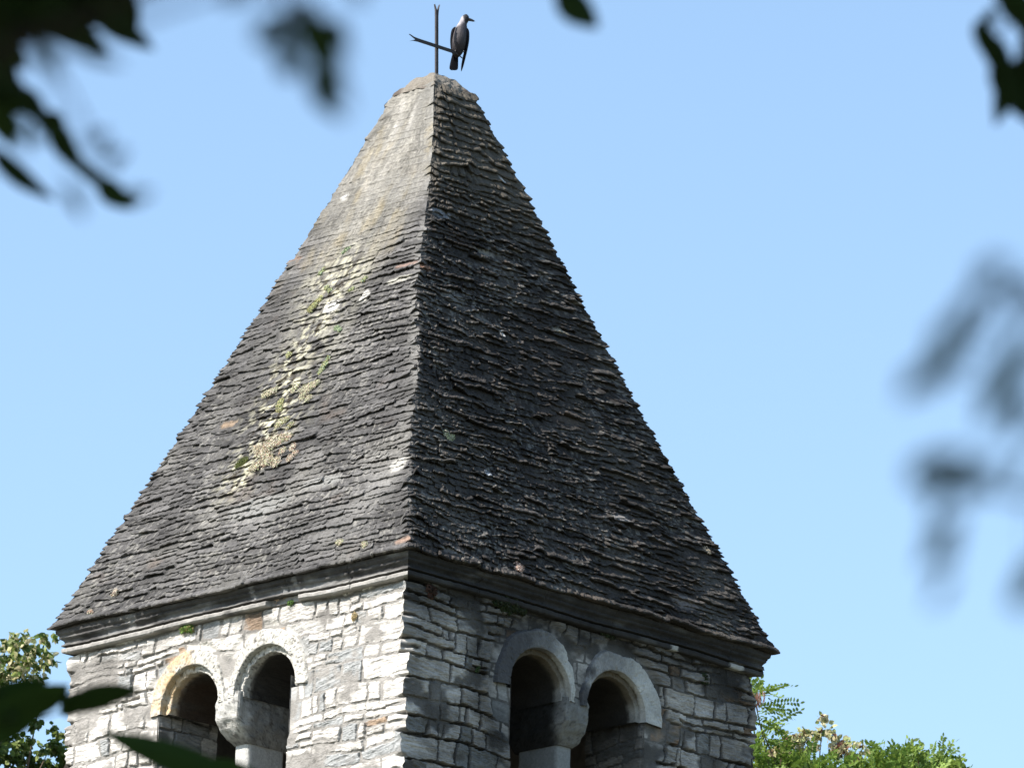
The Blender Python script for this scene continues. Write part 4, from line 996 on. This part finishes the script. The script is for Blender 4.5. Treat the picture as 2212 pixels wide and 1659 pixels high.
def broadleaf(accum, centers, rs, n_per, leaf=0.065, rad=0.2, pal=None, droop=0.5):
    Ps, Ns, Ds = [], [], []
    for c, r in centers:
        m = int(n_per*(r/rad)**2)
        # short twigs carrying drooping leaves
        nt_ = max(2, m//9)
        for k in range(nt_):
            o = c+nrm(rs.normal(0, 1, 3))*r*rs.uniform(0.1, 0.8); d = nrm(nrm(o-c)+rs.normal(0, 0.5, 3))
            L = r*rs.uniform(0.3, 0.8)
            for j in range(9):
                Ps.append(o+d*L*j/9+rs.normal(0, 0.016, 3)); Ds.append(nrm(d*0.5+rs.normal(0, 0.5, 3)+np.array([0, 0, -droop])))
    P = np.array(Ps); D = np.array(Ds); n = len(P)
    s_ = nrm(np.cross(D, rs.normal(0, 1, (n, 3)))); nn = np.cross(s_, D)
    V, F = leaf_dir(P, D, s_, nn, leaf*rs.uniform(0.6, 1.25, n), leaf*0.80*rs.uniform(0.7, 1.1, n), 0.25)
    pal = np.array(pal); ci = rs.integers(0, len(pal), n)
    accum.add(V, F, np.repeat(pal[ci]*rs.uniform(0.75, 1.25, (n, 1)), 6, 0))
LGREEN = [(0.07, 0.12, 0.02), (0.10, 0.155, 0.03), (0.16, 0.21, 0.05), (0.08, 0.14, 0.025)]
CREAM = [(0.55, 0.54, 0.26), (0.64, 0.58, 0.36), (0.34, 0.40, 0.14)]
# lime tree with cream bracts behind the locust
rs = np.random.default_rng(57)
DL = 74.0
tb2 = at(1800, 1900, DL)
lime = empty('lime_tree', (tb2[0], tb2[1], GROUND)); tag(lime, 'lime tree tip with cream coloured bracts showing through the locust foliage', 'tree')
a2, b2 = Acc(), Acc()
cs_ = []
for (X, Y, r) in [(1700, 1612, 14), (1715, 1603, 14), (1730, 1596, 12), (1745, 1590, 12), (1762, 1592, 9), (1722, 1620, 16), (1742, 1616, 16), (1690, 1625, 14), (1770, 1582, 6), (1776, 1566, 6), (1775, 1556, 4), (1790, 1585, 8), (1800, 1592, 9), (1812, 1608, 12), (1822, 1620, 14), (1838, 1612, 7), (1862, 1622, 9), (1880, 1632, 9), (1850, 1634, 12), (1806, 1626, 14)]:
    cs_.append((at(X, Y-5, DL-3.6+rs.normal(0, 0.15)), r*1.25/240.0))
broadleaf(a2, cs_, rs, 90, leaf=0.055, rad=0.08, pal=CREAM+CREAM+CREAM[:2]+LGREEN[2:3]+CREAM[1:2]+[(0.20, 0.09, 0.06)])
cs_ = []
for k in range(260):
    X = rs.uniform(1560, 2030); Y = rs.uniform(1665, 2300)
    cs_.append((at(X, Y, DL+rs.normal(0, 1.0)), 0.3))
for k in range(160):
    q = nrm(rs.normal(0, 1, 3))*rs.uniform(0.6, 1); cs_.append((np.array([tb2[0], tb2[1], 12.0])+q*np.array([2.6, 2.6, 3.2]), 0.4))
broadleaf(a2, cs_, rs, 40, leaf=0.08, rad=0.3, pal=LGREEN+CREAM[2:])
fk = np.array([tb2[0], tb2[1], 8.0]); V, F = tube_data(bent((tb2[0], tb2[1], GROUND), fk, 10, 0.02, rs), np.linspace(0.3, 0.18, 10), 12); b2.add(V, F)
for (X, Y) in [(1776, 1570), (1720, 1615), (1820, 1625), (1880, 1640), (1650, 1700)]:
    V, F = tube_data(bent(fk, at(X, Y, DL-3.4), 12, 0.04, rs), np.linspace(0.09, 0.004, 12), 6); b2.add(V, F)
a2.build('crown', M_leaf, lime); b2.build('trunk', M_bark, lime)

# lime tree behind the tower on the left
rs = np.random.default_rng(77)
DB = 71.0
tb3 = at(-260, 1900, DB)
lind = empty('lime_tree', (tb3[0], tb3[1], GROUND)); tag(lind, 'leafy lime tree with yellowish bracts behind the left edge of the tower', 'tree')
a3, b3 = Acc(), Acc()
cs_ = []
up_ = [(20, 1385, 18), (45, 1382, 16), (20, 1400, 20), (45, 1395, 20), (70, 1385, 18), (90, 1380, 14), (110, 1374, 11), (30, 1425, 22), (55, 1420, 22), (80, 1412, 20), (95, 1430, 12), (106, 1422, 8), (115, 1424, 6), (60, 1445, 16), (85, 1450, 12), (40, 1450, 20), (15, 1440, 24), (5, 1475, 22), (22, 1468, 16), (85, 1466, 6), (0, 1500, 18), (-15, 1450, 30), (-40, 1420, 40), (-20, 1500, 30)]
for (X, Y, r) in up_: cs_.append((at(X, Y, DB+rs.normal(0, 0.2)), r/240.0))
n_up = len(cs_)
broadleaf(a3, cs_, rs, 48, leaf=0.066, rad=0.08, pal=LGREEN+CREAM+LGREEN[2:3]+CREAM[:2])
cs_ = []
lo_ = [(70, 1566, 9), (80, 1562, 7), (110, 1572, 8), (128, 1578, 12), (140, 1590, 14), (70, 1598, 6), (20, 1600, 20), (40, 1612, 18), (5, 1585, 18), (60, 1630, 20), (90, 1620, 16), (110, 1608, 16), (130, 1620, 20), (145, 1640, 16), (20, 1640, 26), (50, 1655, 22), (85, 1650, 22), (115, 1650, 22), (150, 1660, 20), (-20, 1620, 40), (45, 1592, 8), (148, 1610, 14)]
for (X, Y, r) in lo_: cs_.append((at(X, Y, DB+rs.normal(0, 0.3)), r/240.0))
broadleaf(a3, cs_, rs, 60, leaf=0.068, rad=0.08, pal=LGREEN+LGREEN+LGREEN[2:3]+CREAM[2:])
cs_ = []
for k in range(220):
    X = rs.uniform(-500, 190); Y = rs.uniform(1690, 2300)
    cs_.append((at(X, Y, DB+rs.normal(0, 1.2)), 0.3))
for k in range(260):
    X = rs.uniform(-560, -40); Y = 1390+400*((X+280)/300)**2*0.25+rs.uniform(0, 300)
    cs_.append((at(X, Y, DB+rs.normal(0, 1.0)), 0.28))
for k in range(150):
    q = nrm(rs.normal(0, 1, 3))*rs.uniform(0.6, 1); cs_.append((np.array([tb3[0], tb3[1], 12.0])+q*np.array([2.4, 2.4, 3.0]), 0.4))
broadleaf(a3, cs_, rs, 40, leaf=0.08, rad=0.3, pal=LGREEN+LGREEN[:2]+CREAM[2:])
fk = np.array([tb3[0], tb3[1], 9.0]); V, F = tube_data(bent((tb3[0], tb3[1], GROUND), fk, 10, 0.02, rs), np.linspace(0.34, 0.2, 10), 12); b3.add(V, F)
for (X, Y) in [(70, 1400), (100, 1425), (30, 1450), (110, 1610), (60, 1640), (-100, 1450), (-300, 1400)]:
    V, F = tube_data(bent(fk, at(X, Y, DB), 12, 0.04, rs), np.linspace(0.09, 0.004, 12), 6); b3.add(V, F)
a3.build('crown', M_leaf, lind); b3.build('trunk', M_bark, lind)

# ---------------------------------------------------------------- near trees whose twigs hang into the view, out of focus
def big_leaf(p, q, width, rs, cup=0.12, sag=0.08):
    """curved lance-shaped leaf with midrib fold, from stalk p to tip q"""
    p, q = np.array(p), np.array(q); d = q-p; L = np.linalg.norm(d); d = d/L
    view = nrm(p-CPOS); nn = nrm(view+rs.normal(0, 0.28, 3)); s_ = nrm(np.cross(d, nn)); nn = np.cross(s_, d)
    V = []; m = 11
    for t in np.linspace(0, 1, m):
        w_ = width*0.5*(math.sin(math.pi*t**0.85)**0.8)*(1-0.25*t)+0.0008
        c = p+d*L*t+nn*sag*L*math.sin(math.pi*t)
        for k in (-1, -0.5, 0, 0.5, 1): V.append(c+s_*w_*k+nn*cup*abs(k)*w_*1.6+nn*0.02*L*math.sin(t*17+k*2)*abs(k)*0.3)
    V = np.array(V); i = np.arange(m-1)[:, None]*5+np.arange(4)[None, :]
    return V, np.stack([i, i+1, i+6, i+5], -1).reshape(-1, 4)
def near_tree(label, trunk_off, root_h, branches, seed, shade=(0, 0), col=(0.020, 0.038, 0.008), fat=1.3):
    """branches: (distance, twig points [(X,Y)..], leaves [(x0,y0,x1,y1,w)]) in the view, joined to a trunk beside the view"""
    rs = np.random.default_rng(seed)
    fh = nrm(np.array([FW[0], FW[1], 0])); rh = nrm(np.array([RT[0], RT[1], 0]))
    base = CPOS+fh*trunk_off[1]+rh*trunk_off[0]; base[2] = GROUND
    t = empty('overhanging_tree', tuple(base)); tag(t, label, 'tree')
    fa, ba = Acc(), Acc()
    top = base+np.array([0.2, 0.1, root_h+2.2])
    V, F = tube_data(bent(base, top, 14, 0.02, rs), np.linspace(0.16, 0.05, 14), 12); ba.add(V, F)
    for (dist, twigs, leaves, far) in branches:
        for tw in twigs:
            pts = [at(x, y, dist+k*0.02) for k, (x, y) in enumerate(tw)]
            start = base+np.array([0.05, 0.03, root_h+rs.uniform(-0.3, 0.8)])
            limb = bent(start, pts[0], 8, 0.012, rs, 0.0)
            V, F = tube_data(limb+pts[1:], np.concatenate([np.linspace(0.022, 0.0035*far, 8), np.linspace(0.0033*far, 0.0018*far, len(pts)-1)]) if len(pts) > 1 else np.linspace(0.035, 0.006, 8), 8); ba.add(V, F)
        tp_ = [(x, y, k) for tw in twigs for (xa, ya), (xb, yb), k in zip(tw[:-1], tw[1:], range(99)) for x, y in [(xa+(xb-xa)*q, ya+(yb-ya)*q) for q in (0, .2, .4, .6, .8, 1)]]
        for (x0, y0, x1, y1, wp) in leaves:
            if tp_:
                jx = min(tp_, key=lambda t_: (t_[0]-x0)**2+(t_[1]-y0)**2)
                V, F = tube_data(bent(at(jx[0], jx[1], dist+0.02*jx[2]), at(x0, y0, dist), 5, 0.04, rs), np.linspace(0.0012*far, 0.0008*far, 5), 5); ba.add(V, F)
            dd = dist+rs.normal(0, 0.03)
            x0_, y0_ = x0, y0
            V, F = big_leaf(at(x0, y0, dd), at(x1, y1, dd+rs.normal(0, 0.25)*math.hypot(x1-x0, y1-y0)/FPX*dist), wp*fat/FPX*dist, rs)
            fa.add(V, F, np.tile(np.array([col])*rs.uniform(0.7, 1.3), (len(V), 1)))
    # more foliage outside the view, round the trunk
    for k in range(260):
        q = nrm(rs.normal(0, 1, 3)); p = base+np.array([0, 0, root_h+1.7])+q*np.array([0.9, 0.9, 0.9])*rs.uniform(0.4, 1)
        rel = p-CPOS; zc = rel@FW
        if zc > 0 and abs(rel@RT)/zc*FPX < 1500 and abs(rel@UP)/zc*FPX < 1200: continue
        V, F = big_leaf(p, p+nrm(rs.normal(0, 1, 3)+np.array([0, 0, -0.6]))*rs.uniform(0.06, 0.12), 0.035, rs); fa.add(V, F, np.tile(np.array([col])*rs.uniform(0.8, 1.8), (len(V), 1)))
    # crown foliage added out of view, towards the sun, to shade the twigs
    X0 = np.mean([l[0] for b_ in branches for l in b_[2]]); Y0 = np.mean([l[1] for b_ in branches for l in b_[2]])
    cen = at(X0, Y0, branches[0][0])+np.array(_sv)*2.6
    n_ = 5200; q = nrm(rs.normal(0, 1, (n_, 3)))*rs.uniform(0.0, 1, (n_, 1))**0.5; P = cen+q*np.array([1.9, 1.9, 1.3])
    rel = P-CPOS; zc = rel@FW; vis = (zc > 0) & (np.abs(rel@RT)/np.maximum(zc, .1)*FPX < 1106+420) & (np.abs(rel@UP)/np.maximum(zc, .1)*FPX < 830+420)
    P = P[~vis]; Dd = nrm(rs.normal(0, 1, P.shape)+np.array([0, 0, -0.5])); Nn = nrm(np.cross(Dd, rs.normal(0, 1, P.shape))); S_ = np.cross(Nn, Dd)
    V, F = leaf_dir(P, Dd, S_, Nn, 0.15*rs.uniform(0.7, 1.2, len(P)), 0.085, 0.15); fa.add(V, F, np.repeat(np.array([[0.035, 0.07, 0.014]])*rs.uniform(0.7, 1.5, (len(P), 1)), 6, 0))
    V, F = tube_data(bent(top-np.array([0, 0, 1.0]), cen, 8, 0.03, rs), np.linspace(0.07, 0.02, 8), 8); ba.add(V, F)
    fo = fa.build('foliage', M_nleaf, t); fo.data.polygons.foreach_set('use_smooth', np.ones(len(fo.data.polygons), dtype=bool))
    ba.build('trunk', M_nbark, t)
    return t

near_tree('dark blurred leaves drooping across the top left corner', (-2.6, 8.6), 4.2, [
  (10.0, [[(-60, -40), (90, 10), (170, 40)], [(-80, 60), (10, 140), (90, 235), (160, 330), (250, 405)], [(-60, -60), (230, -20), (290, 10)], [(-60, 280), (0, 335)]],
   [(60, 5, 236, 118, 62), (180, -20, 334, 108, 62), (-30, 10, 130, 66, 60), (20, -30, 200, 40, 70), (120, -40, 290, 20, 50), (-50, -20, 70, 50, 80), (-40, 40, 40, 60, 40), (215, 0, 245, 40, 26), (-20, -50, 150, 10, 70), (80, 30, 160, 80, 40),
    (-40, 90, 40, 220, 60), (-60, 60, 60, 150, 70), (40, 190, 105, 262, 44), (-30, 0, 60, 100, 60), (90, -20, 170, 70, 60), (250, -30, 300, 60, 40), (150, -10, 215, 60, 60), (135, 300, 175, 372, 36), (-15, 60, 22, 200, 46), (-25, 150, 20, 300, 60), (0, 200, 92, 240, 40), (-30, 225, 25, 318, 40), (60, 215, 130, 285, 34), (118, 262, 160, 362, 44), (105, 240, 140, 295, 30), (-20, 320, 118, 432, 42), (160, 340, 212, 400, 22), (210, 388, 288, 452, 44), (255, 425, 305, 432, 26), (180, 375, 235, 410, 24)], 1.0),
  (6.2, [[(-60, 40), (90, 60)]], [(75, 50, 135, 175, 38), (150, 100, 265, 140, 20), (190, 320, 235, 285, 26), (225, 355, 275, 325, 26), (70, 300, 120, 270, 30), (260, 430, 330, 415, 22), (140, 395, 180, 470, 20), (10, 220, 60, 330, 40)], 0.7)], 401)
near_tree('faint blurred sprig hanging from the top edge left of the cross', (-1.9, 5.0), 2.9, [
  (5.6, [[(480, -90), (600, -30), (640, 60), (700, 190)], [(1120, -120), (1200, -30)]], [(640, 60, 548, 96, 36), (690, 120, 742, 228, 44), (640, 30, 720, 60, 40), (700, 40, 750, 110, 40), (600, 120, 640, 170, 26), (655, 60, 700, 140, 44), (640, 60, 555, 98, 26), (560, 70, 570, 104, 24), (650, 130, 600, 166, 24), (610, 130, 616, 172, 22), (664, 160, 742, 262, 34), (640, 20, 748, 215, 46), (675, 60, 735, 150, 46), (650, 90, 720, 130, 20), (540, -40, 480, 12, 30), (760, -40, 790, 10, 26), (600, 30, 560, 70, 22), (650, 0, 690, 80, 40)], 0.7),
  (3.9, [[(560, -60), (640, 10)]], [(600, 20, 560, 80, 26), (640, 30, 690, 90, 30), (690, 60, 740, 140, 30), (640, 80, 700, 150, 26), (690, 140, 735, 215, 28), (580, 60, 620, 120, 22), (700, 170, 745, 240, 26), (620, 100, 640, 150, 20)], 0.5)], 402)
near_tree('single blurred dark leaf poking down from the top edge right of the crow', (-1.4, 10.5), 4.6, [
  (9.5, [[(1100, -120), (1180, -60), (1215, -20)]], [(1205, -30, 1292, 62, 62), (1170, -70, 1240, -20, 50), (1215, -30, 1262, 20, 44)], 1.0)], 403)
near_tree('dark blurred ragged leaves at the top right corner', (2.9, 9.5), 4.4, [
  (9.8, [[(2330, -40), (2230, 20), (2170, 60)], [(2330, 120), (2220, 160)]], [(2150, 20, 2118, 62, 20), (2108, 46, 2160, 158, 40), (2128, 70, 2185, 178, 46), (2150, 120, 2215, 262, 56), (2185, 130, 2150, 272, 44), (2200, 120, 2250, 300, 70), (2160, -30, 2240, 70, 60), (2175, -40, 2150, 8, 30), (2215, 60, 2270, 200, 60), (2190, 20, 2226, 90, 40)], 1.0)], 404)
near_tree('very blurred translucent looking leaf cluster at the right edge', (1.9, 3.2), 2.3, [
  (4.1, [[(2420, 820), (2260, 760), (2190, 800), (2150, 900)], [(2420, 1080), (2230, 1080), (2090, 1050), (1990, 1020)], [(2420, 700), (2200, 640), (2120, 600)]],
   [(2225, 700, 2130, 880, 80), (2200, 760, 2120, 930, 70), (2080, 760, 1960, 830, 60), (2000, 800, 1945, 860, 50), (2100, 990, 1960, 1010, 50), (2030, 1000, 1980, 1060, 60), (2140, 1030, 2050, 1060, 50), (2110, 640, 2050, 760, 50), (2170, 560, 2120, 640, 60), (2240, 1220, 2200, 1320, 60), (2070, 1120, 2000, 1200, 50), (2215, 720, 2150, 900, 60), (2190, 800, 2120, 920, 40), (2035, 790, 1950, 850, 55), (2040, 700, 2010, 770, 40), (2155, 560, 2110, 650, 46), (2060, 1000, 1960, 1040, 60), (2130, 1020, 2055, 1080, 40), (2060, 1150, 1990, 1225, 58), (2050, 1240, 2010, 1310, 26), (2260, 1200, 2180, 1310, 60), (2160, 1000, 2080, 1030, 30), (2040, 1050, 2010, 1130, 26), (2250, 860, 2180, 960, 50), (2240, 600, 2180, 690, 60), (2150, 680, 2100, 750, 30), (2230, 980, 2190, 1060, 30)], 0.6)], 405, fat=1.05)
near_tree('dark blurred pointed leaves reaching over the left wall from the lower left', (-3.4, 14.0), 4.0, [
  (16.0, [[(-120, 1640), (0, 1590), (60, 1560), (140, 1535)], [(-120, 1720), (260, 1740), (470, 1690)]], [(-50, 1610, 150, 1478, 84), (-60, 1560, 105, 1468, 66), (-60, 1500, 40, 1560, 74), (30, 1540, 150, 1490, 60), (132, 1536, 306, 1488, 50), (128, 1540, 215, 1500, 44), (140, 1500, 150, 1548, 22), (510, 1676, 222, 1580, 52), (600, 1720, 400, 1640, 60)], 1.0)], 406, col=(0.026, 0.056, 0.010))
